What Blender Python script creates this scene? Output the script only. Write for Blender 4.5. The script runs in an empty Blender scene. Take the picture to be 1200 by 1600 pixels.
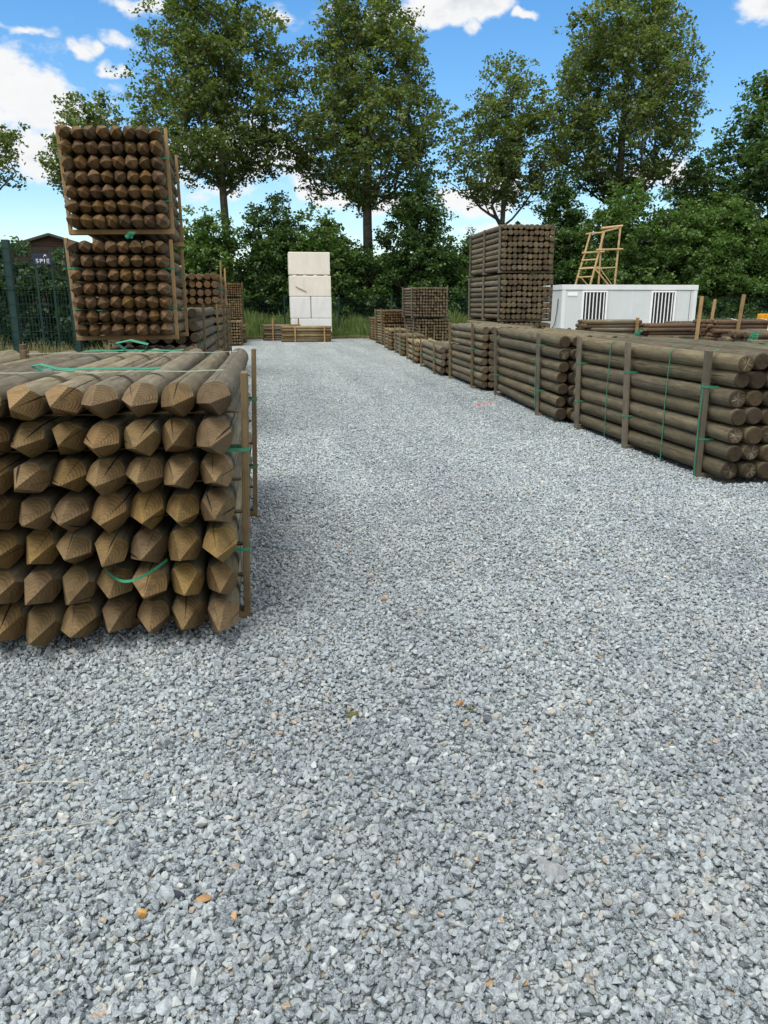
import bpy, bmesh, math, random
import numpy as np
from mathutils import Vector, Matrix, noise

rnd = random.Random(7)
scene = bpy.context.scene
COL = scene.collection
R = math.radians

# ------------------------------------------------------------------ helpers
def link(o, parent=None):
    COL.objects.link(o)
    if parent is not None:
        o.parent = parent
    return o

def tag(o, label=None, cat=None, group=None, kind=None):
    if label: o['label'] = label
    if cat: o['category'] = cat
    if group: o['group'] = group
    if kind: o['kind'] = kind
    return o

def empty(name, loc, rz=0.0, label=None, cat=None, group=None):
    o = bpy.data.objects.new(name, None)
    o.empty_display_size = 0.2
    o.location = loc
    o.rotation_euler = (0, 0, rz)
    link(o)
    return tag(o, label, cat, group)

def bm_mesh(name, bm, mat=None):
    me = bpy.data.meshes.new(name)
    bm.to_mesh(me); bm.free()
    if mat is not None:
        me.materials.append(mat)
    return me

def np_mesh(name, verts, faces, mat=None, fattr=None, smooth=False):
    """verts (N,3); faces (M,k) with constant k; fattr dict name->(N,) floats on points"""
    me = bpy.data.meshes.new(name)
    verts = np.asarray(verts, dtype=np.float32); faces = np.asarray(faces, dtype=np.int32)
    n, m, k = len(verts), len(faces), faces.shape[1]
    me.vertices.add(n); me.vertices.foreach_set('co', verts.ravel())
    me.loops.add(m * k); me.loops.foreach_set('vertex_index', faces.ravel())
    me.polygons.add(m)
    me.polygons.foreach_set('loop_start', np.arange(0, m * k, k, dtype=np.int32))
    me.polygons.foreach_set('loop_total', np.full(m, k, dtype=np.int32))
    if smooth:
        me.polygons.foreach_set('use_smooth', np.ones(m, dtype=bool))
    me.update(calc_edges=True)
    if fattr:
        for an, arr in fattr.items():
            a = me.attributes.new(an, 'FLOAT', 'POINT')
            a.data.foreach_set('value', np.asarray(arr, dtype=np.float32))
    if mat is not None:
        me.materials.append(mat)
    return me

def obj(name, me, parent=None, loc=(0, 0, 0), rot=(0, 0, 0)):
    o = bpy.data.objects.new(name, me)
    o.location = loc; o.rotation_euler = rot
    return link(o, parent)

def add_box(bm, c, s, rot=None):
    M = Matrix.Translation(c)
    if rot is not None:
        M = M @ rot.to_4x4()
    M = M @ Matrix.Diagonal((s[0], s[1], s[2], 1))
    return bmesh.ops.create_cube(bm, size=1.0, matrix=M)

def box_obj(name, lo, hi, mat, parent=None, bevel=0.0):
    bm = bmesh.new()
    c = [(lo[i] + hi[i]) / 2 for i in range(3)]; s = [hi[i] - lo[i] for i in range(3)]
    add_box(bm, (0, 0, 0), s)
    if bevel:
        bmesh.ops.bevel(bm, geom=bm.edges[:], offset=bevel, segments=2, affect='EDGES', profile=0.6)
    return obj(name, bm_mesh(name, bm, mat), parent, c)

_plank_cache = {}
def plank(name, p0, p1, w, t, mat, parent=None, up=(0, 0, 1), roll=0.0):
    """a sawn board from p0 to p1 (local Y runs along it); w across, t thick; 'up' = thickness direction"""
    p0, p1 = Vector(p0), Vector(p1)
    d = p1 - p0; L = d.length; y = d.normalized()
    z = Vector(up); z = (z - y * z.dot(y)).normalized(); x = y.cross(z)
    key = (round(L, 2), w, t, mat.name)
    if key not in _plank_cache:
        bm = bmesh.new(); add_box(bm, (0, 0, 0), (w, L, t))
        bmesh.ops.bevel(bm, geom=bm.edges[:], offset=min(w, t) * 0.07, segments=1, affect='EDGES')
        _plank_cache[key] = bm_mesh(name, bm, mat)
    o = obj(name, _plank_cache[key], parent)
    M = Matrix((x, y, z)).transposed().to_4x4(); M.translation = (p0 + p1) / 2
    o.matrix_local = M @ Matrix.Rotation(roll, 4, 'Y')
    return o

def ribbon_mesh(pts, w, side, mat, name='strap', t=0.0012):
    """flat band through pts, 'side' = width direction (vector or list)"""
    bm = bmesh.new()
    rows = []
    n = len(pts)
    for i, p in enumerate(pts):
        p = Vector(p)
        s = Vector(side[i] if isinstance(side, list) else side).normalized() * (w / 2)
        a = Vector(pts[max(i - 1, 0)]); b = Vector(pts[min(i + 1, n - 1)])
        nn = (b - a).cross(s).normalized() * t
        rows.append([bm.verts.new(q) for q in (p - s - nn, p + s - nn, p + s + nn, p - s + nn)])
    for a, b in zip(rows, rows[1:]):
        for k in range(4):
            bm.faces.new((a[k], a[(k + 1) % 4], b[(k + 1) % 4], b[k]))
    bm.faces.new(rows[0][::-1]); bm.faces.new(rows[-1])
    bmesh.ops.recalc_face_normals(bm, faces=bm.faces[:])
    return bm_mesh(name, bm, mat)

def tube_np(paths, sides=6):
    """paths: list of (pts list[Vector], radii list) -> verts, quads"""
    V, Fq = [], []
    for pts, rad in paths:
        base = len(V)
        n = len(pts)
        up = Vector((0.31, 0.95, 0.1))
        for i in range(n):
            d = (pts[min(i + 1, n - 1)] - pts[max(i - 1, 0)])
            if d.length < 1e-6: d = Vector((0, 0, 1))
            d.normalize()
            x = d.cross(up)
            if x.length < 1e-3: x = d.cross(Vector((1, 0, 0)))
            x.normalize(); y = d.cross(x)
            for k in range(sides):
                a = 2 * math.pi * k / sides
                q = pts[i] + (x * math.cos(a) + y * math.sin(a)) * rad[i]
                V.append((q.x, q.y, q.z))
        for i in range(n - 1):
            for k in range(sides):
                a = base + i * sides + k; b = base + i * sides + (k + 1) % sides
                Fq.append((a, b, b + sides, a + sides))
    return V, Fq

# ------------------------------------------------------------------ node helper
class NT:
    def __init__(s, tree): s.t = tree; s.n = tree.nodes; s.l = tree.links
    def new(s, typ, **kw):
        nd = s.n.new(typ)
        for k, v in kw.items(): setattr(nd, k, v)
        return nd
    def set(s, sock, v):
        if isinstance(v, bpy.types.NodeSocket): s.l.new(v, sock)
        elif v is not None:
            if sock.type == 'RGBA' and len(v) == 3: v = (*v, 1)
            sock.default_value = v
    def m(s, op, a, b=None, c=None, clamp=False):
        nd = s.new('ShaderNodeMath', operation=op, use_clamp=clamp)
        s.set(nd.inputs[0], a)
        if b is not None: s.set(nd.inputs[1], b)
        if c is not None: s.set(nd.inputs[2], c)
        return nd.outputs[0]
    def vm(s, op, a, b=None, sc=None):
        nd = s.new('ShaderNodeVectorMath', operation=op)
        s.set(nd.inputs[0], a)
        if b is not None: s.set(nd.inputs[1], b)
        if sc is not None: s.set(nd.inputs['Scale'], sc)
        return nd.outputs['Value'] if op in ('LENGTH', 'DOT_PRODUCT', 'DISTANCE') else nd.outputs[0]
    def mix(s, f, a, b, bt='MIX'):
        nd = s.new('ShaderNodeMix', data_type='RGBA', blend_type=bt)
        s.set(nd.inputs[0], f); s.set(nd.inputs[6], a); s.set(nd.inputs[7], b)
        return nd.outputs[2]
    def noise(s, vec, scale, detail=4, rough=0.55, dist=0.0, w=None):
        nd = s.new('ShaderNodeTexNoise', noise_dimensions='4D' if w is not None else '3D')
        s.set(nd.inputs['Vector'], vec); s.set(nd.inputs['Scale'], scale)
        s.set(nd.inputs['Detail'], detail); s.set(nd.inputs['Roughness'], rough); s.set(nd.inputs['Distortion'], dist)
        if w is not None: s.set(nd.inputs['W'], w)
        return nd.outputs['Fac']
    def mr(s, v, a, b, c=0.0, d=1.0, smooth=False):
        nd = s.new('ShaderNodeMapRange', interpolation_type='SMOOTHSTEP' if smooth else 'LINEAR')
        s.set(nd.inputs['Value'], v); nd.inputs['From Min'].default_value = a; nd.inputs['From Max'].default_value = b
        nd.inputs['To Min'].default_value = c; nd.inputs['To Max'].default_value = d
        return nd.outputs['Result']
    def ramp(s, f, stops, interp='LINEAR'):
        nd = s.new('ShaderNodeValToRGB'); cr = nd.color_ramp; cr.interpolation = interp
        while len(cr.elements) < len(stops): cr.elements.new(0.5)
        for e, (p, c) in zip(cr.elements, stops): e.position = p; e.color = (*c, 1)
        s.set(nd.inputs[0], f); return nd.outputs[0]
    def comb(s, x, y, z):
        nd = s.new('ShaderNodeCombineXYZ'); s.set(nd.inputs[0], x); s.set(nd.inputs[1], y); s.set(nd.inputs[2], z); return nd.outputs[0]
    def sep(s, v):
        nd = s.new('ShaderNodeSeparateXYZ'); s.set(nd.inputs[0], v); return nd.outputs
    def bump(s, h, strength=0.5, dist=0.01, nrm=None):
        nd = s.new('ShaderNodeBump'); s.set(nd.inputs['Height'], h)
        nd.inputs['Strength'].default_value = strength; nd.inputs['Distance'].default_value = dist
        if nrm is not None: s.set(nd.inputs['Normal'], nrm)
        return nd.outputs[0]

def material(name):
    mt = bpy.data.materials.new(name); mt.use_nodes = True
    t = NT(mt.node_tree)
    return mt, t, mt.node_tree.nodes['Principled BSDF']

def wood_post(name, side_a, side_b, end_a, end_b, crack=1.0, salt=0.0, rings=150.0):
    """treated round timber, axis = object Y"""
    mt, t, p = material(name)
    tc = t.new('ShaderNodeTexCoord'); oi = t.new('ShaderNodeObjectInfo')
    X, Y, Z = t.sep(tc.outputs['Object'])
    rr = oi.outputs['Random']; w = t.m('MULTIPLY', rr, 40.0)
    rad = t.m('SQRT', t.m('ADD', t.m('MULTIPLY', X, X), t.m('MULTIPLY', Z, Z)))
    inv = t.m('DIVIDE', 1.0, t.m('MAXIMUM', rad, 0.004))
    nx = t.m('MULTIPLY', X, inv); nz = t.m('MULTIPLY', Z, inv)
    NY = t.m('ABSOLUTE', t.sep(tc.outputs['Normal'])[1])
    isend = t.mr(NY, 0.13, 0.22)
    # long streaks
    streak = t.noise(t.comb(t.m('MULTIPLY', X, 60.0), t.m('MULTIPLY', Y, 3.0), t.m('MULTIPLY', Z, 60.0)), 1.0, 5, 0.6, 0.4, w)
    blot = t.noise(tc.outputs['Object'], 5.0, 4, 0.6, 0.3, w)
    fine = t.noise(t.comb(t.m('MULTIPLY', X, 400.0), t.m('MULTIPLY', Y, 18.0), t.m('MULTIPLY', Z, 400.0)), 1.0, 3, 0.6, 0.0, w)
    swirl = t.noise(t.comb(t.m('MULTIPLY', X, 22.0), t.m('MULTIPLY', Y, 2.4), t.m('MULTIPLY', Z, 22.0)), 1.0, 4, 0.65, 1.4, w)
    side = t.mix(t.mr(streak, 0.36, 0.64), side_a, side_b)
    side = t.mix(t.mr(swirl, 0.46, 0.62), side, t.mix(1.0, side, (0.58, 0.55, 0.50), 'MULTIPLY'))
    side = t.mix(t.mr(blot, 0.42, 0.68), side, [c * 0.55 for c in side_a], 'MIX')
    # knots: dark spots
    kn = t.new('ShaderNodeTexVoronoi', voronoi_dimensions='4D'); t.set(kn.inputs['Vector'], t.comb(t.m('MULTIPLY', nx, 0.8), t.m('MULTIPLY', Y, 3.2), t.m('MULTIPLY', nz, 0.8)))
    t.set(kn.inputs['Scale'], 1.7); t.set(kn.inputs['W'], w)
    knot = t.mr(kn.outputs['Distance'], 0.08, 0.22, 1.0, 0.0, True)
    side = t.mix(t.m('MULTIPLY', knot, 0.65), side, [c * 0.35 for c in side_a])
    # growth rings on cut faces (3-D: radius from a slightly wandering pith)
    wob = t.noise(tc.outputs['Object'], 14.0, 2, 0.5, 0.0, w)
    rw = t.m('ADD', rad, t.m('MULTIPLY', wob, 0.016))
    ring = t.m('ADD', t.m('MULTIPLY', t.m('SINE', t.m('MULTIPLY', rw, rings * 4.6)), 0.5), 0.5)
    end = t.mix(t.m('MULTIPLY', ring, 0.30), end_a, [c * 0.42 for c in end_a])
    eb = t.noise(tc.outputs['Object'], 16.0, 4, 0.65, 0.2, w)
    end = t.mix(t.mr(eb, 0.45, 0.72), end, end_b)
    if salt:
        sp = t.noise(t.comb(t.m('MULTIPLY', nx, 2.0), rad, t.m('MULTIPLY', nz, 2.0)), 3.0, 5, 0.7, 0.6, w)
        inner = t.mr(rad, 0.02, 0.065, 1.0, 0.0)
        some = t.mr(rr, 0.45, 0.75)
        sal = t.m('MULTIPLY', t.m('MULTIPLY', t.mr(sp, 0.52, 0.62), inner), t.m('MULTIPLY', some, salt))
        end = t.mix(sal, end, (0.42, 0.36, 0.22))
    col = t.mix(isend, side, end)
    # drying checks: thin lines running along the grain and out to the rim on the ends
    wig = t.m('MULTIPLY', t.m('SUBTRACT', t.noise(tc.outputs['Object'], 7.0, 3, 0.6, 0.0, w), 0.5), 0.016)
    crks = None
    for th, off, wd in ((0.4, 3.0, 0.0032), (2.7, 17.0, 0.0022), (4.4, 29.0, 0.0014)):
        c_, s_ = math.cos(th), math.sin(th)
        along = t.m('ADD', t.m('MULTIPLY', X, c_), t.m('MULTIPLY', Z, s_))
        dist = t.m('ABSOLUTE', t.m('ADD', t.m('SUBTRACT', t.m('MULTIPLY', X, s_), t.m('MULTIPLY', Z, c_)), wig))
        msk = t.noise(t.comb(off, t.m('MULTIPLY', Y, 1.6), 0.0), 1.0, 2, 0.5, 0.0, t.m('ADD', w, off))
        wid = t.m('MULTIPLY', t.mr(msk, 0.41, 0.56, 0.0, 1.0), t.m('MULTIPLY', t.mr(along, 0.012, 0.05), wd))
        ck = t.mr(t.m('DIVIDE', dist, t.m('MAXIMUM', wid, 0.00005)), 0.8, 1.3, 1.0, 0.0)
        ck = t.m('MULTIPLY', ck, t.m('GREATER_THAN', wid, 0.0002))
        crks = ck if crks is None else t.m('MAXIMUM', crks, ck)
    cl = crks; cm = 1.0
    crk = t.m('MULTIPLY', t.m('MULTIPLY', cl, cm), crack, None, True)
    col = t.mix(t.m('MULTIPLY', crk, 0.93), col, (0.008, 0.006, 0.004))
    # each log its own tone
    hv = t.new('ShaderNodeHueSaturation')
    t.set(hv.inputs['Hue'], t.mr(t.m('FRACT', t.m('MULTIPLY', rr, 7.3)), 0, 1, 0.4955, 0.5045))
    t.set(hv.inputs['Saturation'], t.mr(t.m('FRACT', t.m('MULTIPLY', rr, 3.7)), 0, 1, 0.85, 1.05))
    t.set(hv.inputs['Value'], t.mr(t.m('FRACT', t.m('MULTIPLY', rr, 11.1)), 0, 1, 0.70, 1.32)); t.set(hv.inputs['Color'], col)
    t.set(p.inputs['Base Color'], hv.outputs[0])
    p.inputs['Roughness'].default_value = 0.82; p.inputs['Specular IOR Level'].default_value = 0.25
    h = t.m('ADD', t.m('MULTIPLY', fine, 0.25), t.m('ADD', t.m('MULTIPLY', streak, 0.4), t.m('MULTIPLY', t.m('MULTIPLY', ring, isend), 0.25)))
    h = t.m('SUBTRACT', h, t.m('MULTIPLY', crk, 1.6))
    h = t.m('ADD', h, t.m('MULTIPLY', knot, 0.3))
    t.set(p.inputs['Normal'], t.bump(h, 0.8, 0.006))
    return mt

def wood_board(name, a, b, val=(0.8, 1.2)):
    mt, t, p = material(name)
    tc = t.new('ShaderNodeTexCoord'); oi = t.new('ShaderNodeObjectInfo')
    X, Y, Z = t.sep(tc.outputs['Object']); rr = oi.outputs['Random']; w = t.m('MULTIPLY', rr, 30.0)
    st = t.noise(t.comb(t.m('MULTIPLY', X, 70.0), t.m('MULTIPLY', Y, 2.2), t.m('MULTIPLY', Z, 70.0)), 1.0, 5, 0.6, 0.8, w)
    bl = t.noise(tc.outputs['Object'], 6.0, 3, 0.6, 0.2, w)
    col = t.mix(t.mr(st, 0.3, 0.7), a, b)
    col = t.mix(t.mr(bl, 0.45, 0.75), col, [c * 0.5 for c in a])
    hv = t.new('ShaderNodeHueSaturation'); t.set(hv.inputs['Value'], t.mr(rr, 0, 1, val[0], val[1])); t.set(hv.inputs['Color'], col)
    t.set(p.inputs['Base Color'], hv.outputs[0]); p.inputs['Roughness'].default_value = 0.8
    p.inputs['Specular IOR Level'].default_value = 0.25
    t.set(p.inputs['Normal'], t.bump(st, 0.5, 0.003))
    return mt

def plain(name, col, rough=0.6, var=0.15, scale=6.0, metal=0.0, bump=0.0, spec=0.4):
    mt, t, p = material(name)
    tc = t.new('ShaderNodeTexCoord')
    n = t.noise(tc.outputs['Object'], scale, 5, 0.6)
    c = t.mix(t.mr(n, 0.35, 0.7), col, [x * (1 - var) for x in col])
    t.set(p.inputs['Base Color'], c); p.inputs['Roughness'].default_value = rough; p.inputs['Metallic'].default_value = metal
    p.inputs['Specular IOR Level'].default_value = spec
    if bump:
        t.set(p.inputs['Normal'], t.bump(t.noise(tc.outputs['Object'], scale * 6, 4, 0.6), bump, 0.01))
    return mt

# ------------------------------------------------------------------ materials
M = {}
M['post_fresh'] = wood_post('pointed_post_wood', (0.235, 0.200, 0.125), (0.150, 0.128, 0.078), (0.180, 0.116, 0.044), (0.095, 0.064, 0.028), 1.0)
M['post_brown'] = wood_post('brown_post_wood', (0.215, 0.165, 0.095), (0.140, 0.105, 0.060), (0.138, 0.078, 0.029), (0.066, 0.038, 0.016), 0.8)
M['post_olive'] = wood_post('olive_post_wood', (0.165, 0.138, 0.080), (0.105, 0.086, 0.050), (0.052, 0.036, 0.019), (0.030, 0.021, 0.012), 0.9, 1.3)
M['post_grey'] = wood_post('weathered_post_wood', (0.185, 0.155, 0.100), (0.120, 0.098, 0.062), (0.120, 0.088, 0.048), (0.060, 0.043, 0.024), 0.6, 0.4)
M['post_tan'] = wood_post('tan_post_wood', (0.28, 0.225, 0.125), (0.19, 0.148, 0.080), (0.180, 0.125, 0.060), (0.085, 0.055, 0.027), 0.6)
M['pole_red'] = wood_post('reddish_pole_wood', (0.120, 0.082, 0.052), (0.072, 0.048, 0.032), (0.12, 0.075, 0.04), (0.06, 0.035, 0.02), 0.3)
M['board'] = wood_board('stake_board_wood', (0.190, 0.140, 0.072), (0.120, 0.086, 0.044))
M['board_light'] = wood_board('light_board_wood', (0.36, 0.235, 0.105), (0.26, 0.165, 0.075))
M['board_grey'] = wood_board('grey_board_wood', (0.17, 0.145, 0.105), (0.11, 0.092, 0.065))
M['peeled'] = wood_board('peeled_pole_wood', (0.50, 0.36, 0.18), (0.38, 0.26, 0.12), (0.9, 1.1))
M['strap'] = plain('green_strap_plastic', (0.030, 0.235, 0.125), 0.42, 0.3, 30.0, spec=0.5)
M['strap_pale'] = plain('pale_strap_plastic', (0.42, 0.52, 0.40), 0.45, 0.25, 30.0)
M['strap_white'] = plain('white_strap_plastic', (0.62, 0.60, 0.52), 0.5, 0.2, 30.0)
M['steel'] = plain('buckle_steel', (0.5, 0.5, 0.5), 0.35, 0.2, 40, 0.9)
def streaked(name, col, dirt, amt, rough=0.9, bump=0.3):
    mt, t, p = material(name); geo = t.new('ShaderNodeNewGeometry'); X, Y, Z = t.sep(geo.outputs['Position'])
    v = t.noise(t.comb(t.m('MULTIPLY', X, 3.5), t.m('MULTIPLY', Y, 3.5), t.m('MULTIPLY', Z, 0.8)), 1.0, 5, 0.65, 0.4)
    b = t.noise(geo.outputs['Position'], 2.2, 6, 0.7); f = t.noise(geo.outputs['Position'], 28.0, 4, 0.7)
    c = t.mix(t.m('MULTIPLY', t.mr(v, 0.45, 0.72), amt), col, dirt)
    c = t.mix(t.m('MULTIPLY', t.mr(b, 0.45, 0.75), amt), c, [x * 0.72 for x in col])
    c = t.mix(t.m('MULTIPLY', t.mr(f, 0.62, 0.75), amt * 0.8), c, dirt)
    t.set(p.inputs['Base Color'], c); p.inputs['Roughness'].default_value = rough
    if bump: t.set(p.inputs['Normal'], t.bump(f, bump, 0.012))
    return mt
M['concrete'] = streaked('pale_concrete', (0.69, 0.65, 0.56), (0.46, 0.42, 0.34), 0.38)
M['concrete_white'] = streaked('white_concrete', (0.68, 0.68, 0.66), (0.46, 0.45, 0.41), 0.38)
M['stain'] = plain('brown_stain', (0.42, 0.33, 0.2), 0.9, 0.4, 8)
M['cabin'] = streaked('cabin_panel_paint', (0.53, 0.555, 0.55), (0.42, 0.43, 0.41), 0.20, 0.5, 0)
M['cabin_trim'] = streaked('cabin_trim_paint', (0.62, 0.64, 0.635), (0.45, 0.45, 0.42), 0.25, 0.5, 0)
M['white'] = plain('white_window_paint', (0.80, 0.80, 0.79), 0.45, 0.06, 3)
M['dark'] = plain('dark_glass', (0.012, 0.013, 0.018), 0.25, 0.3, 2)
M['cable'] = plain('black_cable', (0.02, 0.02, 0.02), 0.5)
M['green_metal'] = plain('green_fence_paint', (0.005, 0.034, 0.028), 0.5, 0.25, 8)
M['yellow'] = plain('yellow_machine_paint', (0.72, 0.33, 0.015), 0.45, 0.25, 5)
M['rubber'] = plain('machine_rubber', (0.02, 0.02, 0.02), 0.8)
M['sign_blue'] = plain('sign_blue', (0.012, 0.02, 0.055), 0.5)
M['sign_white'] = plain('sign_white', (0.75, 0.78, 0.82), 0.5, 0.05)
M['sign_red'] = plain('sign_red', (0.45, 0.05, 0.05), 0.5, 0.05)
M['pink'] = plain('pink_marking_paint', (0.75, 0.16, 0.13), 0.8, 0.35, 60)
M['straw'] = plain('dry_straw', (0.58, 0.52, 0.38), 0.8, 0.3, 20)
M['dry_leaf'] = plain('olive_dead_leaf', (0.10, 0.095, 0.022), 0.7, 0.5, 40)

# barn cladding: dark red brown boards, horizontal
mt, t, p = material('barn_cladding'); tc = t.new('ShaderNodeTexCoord'); X, Y, Z = t.sep(tc.outputs['Object'])
bd = t.m('FRACT', t.m('MULTIPLY', Z, 4.0)); gap = t.mr(bd, 0.0, 0.12, 0.25, 1.0)
n = t.noise(t.comb(t.m('MULTIPLY', X, 0.7), 0.0, t.m('MULTIPLY', Z, 9.0)), 1.0, 5, 0.7)
c = t.mix(t.mr(n, 0.35, 0.65), (0.050, 0.020, 0.018), (0.12, 0.075, 0.06))
t.set(p.inputs['Base Color'], t.mix(1.0, c, t.ramp(gap, [(0, (0, 0, 0)), (1, (1, 1, 1))]), 'MULTIPLY')); p.inputs['Roughness'].default_value = 0.85
M['barn'] = mt
M['roof'] = plain('roof_sheet', (0.10, 0.105, 0.11), 0.6, 0.3, 2)

# bark
mt, t, p = material('plane_tree_bark'); tc = t.new('ShaderNodeTexCoord')
n = t.noise(tc.outputs['Object'], 3.0, 5, 0.6, 0.8)
t.set(p.inputs['Base Color'], t.mix(t.mr(n, 0.42, 0.6), (0.055, 0.047, 0.034), (0.115, 0.102, 0.078))); p.inputs['Roughness'].default_value = 0.9
t.set(p.inputs['Normal'], t.bump(n, 0.7, 0.05)); M['bark'] = mt

def leaf_mat(name, dark, light, trans=0.35):
    mt = bpy.data.materials.new(name); mt.use_nodes = True; t = NT(mt.node_tree)
    p = t.n['Principled BSDF']; out = t.n['Material Output']
    a = t.new('ShaderNodeAttribute', attribute_name='tint')
    col = t.ramp(a.outputs['Fac'], [(0.0, dark), (0.6, light), (1.0, [light[0] * 1.45, light[1] * 1.3, light[2] * 1.2])])
    t.set(p.inputs['Base Color'], col); p.inputs['Roughness'].default_value = 0.5; p.inputs['Specular IOR Level'].default_value = 0.35
    tr = t.new('ShaderNodeBsdfTranslucent'); t.set(tr.inputs['Color'], t.mix(1.0, col, (1.3, 1.5, 0.5), 'MULTIPLY'))
    ms = t.new('ShaderNodeMixShader'); ms.inputs[0].default_value = trans
    t.l.new(p.outputs[0], ms.inputs[1]); t.l.new(tr.outputs[0], ms.inputs[2]); t.l.new(ms.outputs[0], out.inputs[0])
    return mt
M['leaf_plane'] = leaf_mat('plane_leaves', (0.050, 0.078, 0.022), (0.140, 0.182, 0.058))
M['leaf_dark'] = leaf_mat('dark_leaves', (0.028, 0.064, 0.019), (0.080, 0.142, 0.042))
M['leaf_mid'] = leaf_mat('mid_leaves', (0.040, 0.088, 0.022), (0.110, 0.185, 0.048))
M['leaf_hedge'] = leaf_mat('hedge_leaves', (0.020, 0.048, 0.018), (0.050, 0.095, 0.034))
M['grass'] = leaf_mat('tall_grass_blades', (0.065, 0.120, 0.032), (0.160, 0.225, 0.070), 0.3)
M['grass_dry'] = leaf_mat('dry_grass_blades', (0.10, 0.12, 0.05), (0.26, 0.24, 0.12), 0.3)

# gravel stones (instances: object random)
TINT = (0.90, 0.965, 0.975)
STONE_RAMP = [(0.0, (0.125, 0.138, 0.142)), (0.16, (0.225, 0.240, 0.242)), (0.45, (0.285, 0.300, 0.298)), (0.70, (0.345, 0.355, 0.348)),
              (0.86, (0.42, 0.405, 0.36)), (0.93, (0.52, 0.50, 0.455)), (0.952, (0.34, 0.28, 0.21)), (0.978, (0.10, 0.11, 0.125)), (0.991, (0.38, 0.23, 0.12))]
STONE_RAMP = [(a_, tuple(c_[k_] * TINT[k_] for k_ in range(3))) for a_, c_ in STONE_RAMP]
mt, t, p = material('gravel_stone'); tc = t.new('ShaderNodeTexCoord'); oi = t.new('ShaderNodeObjectInfo')
c = t.ramp(oi.outputs['Random'], STONE_RAMP, 'CONSTANT')
geo = t.new('ShaderNodeNewGeometry')
g1 = t.noise(geo.outputs['Position'], 260.0, 3, 0.7); g2 = t.noise(geo.outputs['Position'], 60.0, 3, 0.6)
c = t.mix(t.mr(g1, 0.42, 0.70), c, (0.44, 0.455, 0.45)); c = t.mix(t.mr(g2, 0.45, 0.75), c, t.mix(1.0, c, (0.62, 0.64, 0.67), 'MULTIPLY'))
lo_ = t.noise(geo.outputs['Position'], 0.9, 4, 0.65); lo2 = t.noise(geo.outputs['Position'], 3.1, 3, 0.6)
c = t.mix(1.0, c, t.ramp(lo_, [(0.3, (0.88, 0.92, 0.98)), (0.5, (0.98, 1.015, 1.07)), (0.7, (1.12, 1.145, 1.18))]), 'MULTIPLY')
c = t.mix(t.mr(lo2, 0.52, 0.75, 0.0, 0.4), c, (0.40, 0.40, 0.385))
PX, PY, PZ = t.sep(geo.outputs['Position']); trk = t.noise(t.comb(t.m('MULTIPLY', PX, 1.5), t.m('MULTIPLY', PY, 0.10), 0.0), 1.0, 3, 0.55)
c = t.mix(1.0, c, t.ramp(trk, [(0.35, (0.90, 0.90, 0.91)), (0.65, (1.10, 1.10, 1.09))]), 'MULTIPLY')
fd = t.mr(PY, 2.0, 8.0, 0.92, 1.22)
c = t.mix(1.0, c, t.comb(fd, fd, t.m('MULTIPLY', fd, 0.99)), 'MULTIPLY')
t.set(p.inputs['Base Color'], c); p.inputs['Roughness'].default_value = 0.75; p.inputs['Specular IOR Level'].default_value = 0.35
t.set(p.inputs['Normal'], t.bump(g1, 0.35, 0.002)); M['stone'] = mt

# gravel sheet: the same stones as cells, for the distance and between the real ones
mt, t, p = material('gravel_sheet'); geo = t.new('ShaderNodeNewGeometry'); P = geo.outputs['Position']
v = t.new('ShaderNodeTexVoronoi', feature='F1'); t.set(v.inputs['Vector'], P); v.inputs['Scale'].default_value = 38.0
v2 = t.new('ShaderNodeTexVoronoi', feature='DISTANCE_TO_EDGE'); t.set(v2.inputs['Vector'], P); v2.inputs['Scale'].default_value = 38.0
rc = t.sep(v.outputs['Color'])[0]
c = t.ramp(rc, STONE_RAMP, 'CONSTANT')
edge = t.mr(v2.outputs['Distance'], 0.0, 0.10, 0.58, 1.20)  # cell rims darkened: crevice shade between stones put into the colour
c = t.mix(1.0, c, t.comb(edge, edge, edge), 'MULTIPLY')
big = t.noise(P, 0.35, 4, 0.6); mid = t.noise(P, 2.3, 4, 0.65)
c = t.mix(t.mr(big, 0.3, 0.7), c, t.mix(1.0, c, (0.84, 0.85, 0.87), 'MULTIPLY'))
c = t.mix(t.mr(mid, 0.35, 0.7), c, t.mix(1.0, c, (1.14, 1.14, 1.13), 'MULTIPLY'))
PX, PY, PZ = t.sep(P); trk = t.noise(t.comb(t.m('MULTIPLY', PX, 1.5), t.m('MULTIPLY', PY, 0.10), 0.0), 1.0, 3, 0.55)
c = t.mix(1.0, c, t.ramp(trk, [(0.35, (0.88, 0.88, 0.89)), (0.65, (1.12, 1.12, 1.11))]), 'MULTIPLY')
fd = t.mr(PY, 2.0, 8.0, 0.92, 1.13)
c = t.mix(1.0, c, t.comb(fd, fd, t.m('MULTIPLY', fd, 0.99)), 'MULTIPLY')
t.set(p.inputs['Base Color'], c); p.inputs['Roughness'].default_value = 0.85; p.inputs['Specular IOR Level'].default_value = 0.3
hh = t.m('ADD', t.m('MULTIPLY', edge, 0.7), t.m('MULTIPLY', rc, 0.7))
t.set(p.inputs['Normal'], t.bump(hh, 0.9, 0.012)); M['gravel'] = mt

mt, t, p = material('meadow_ground'); geo = t.new('ShaderNodeNewGeometry')
n = t.noise(geo.outputs['Position'], 0.8, 6, 0.7)
t.set(p.inputs['Base Color'], t.ramp(n, [(0.3, (0.05, 0.07, 0.022)), (0.55, (0.10, 0.11, 0.045)), (0.7, (0.17, 0.15, 0.08))])); p.inputs['Roughness'].default_value = 0.95
M['ground'] = mt

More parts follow.
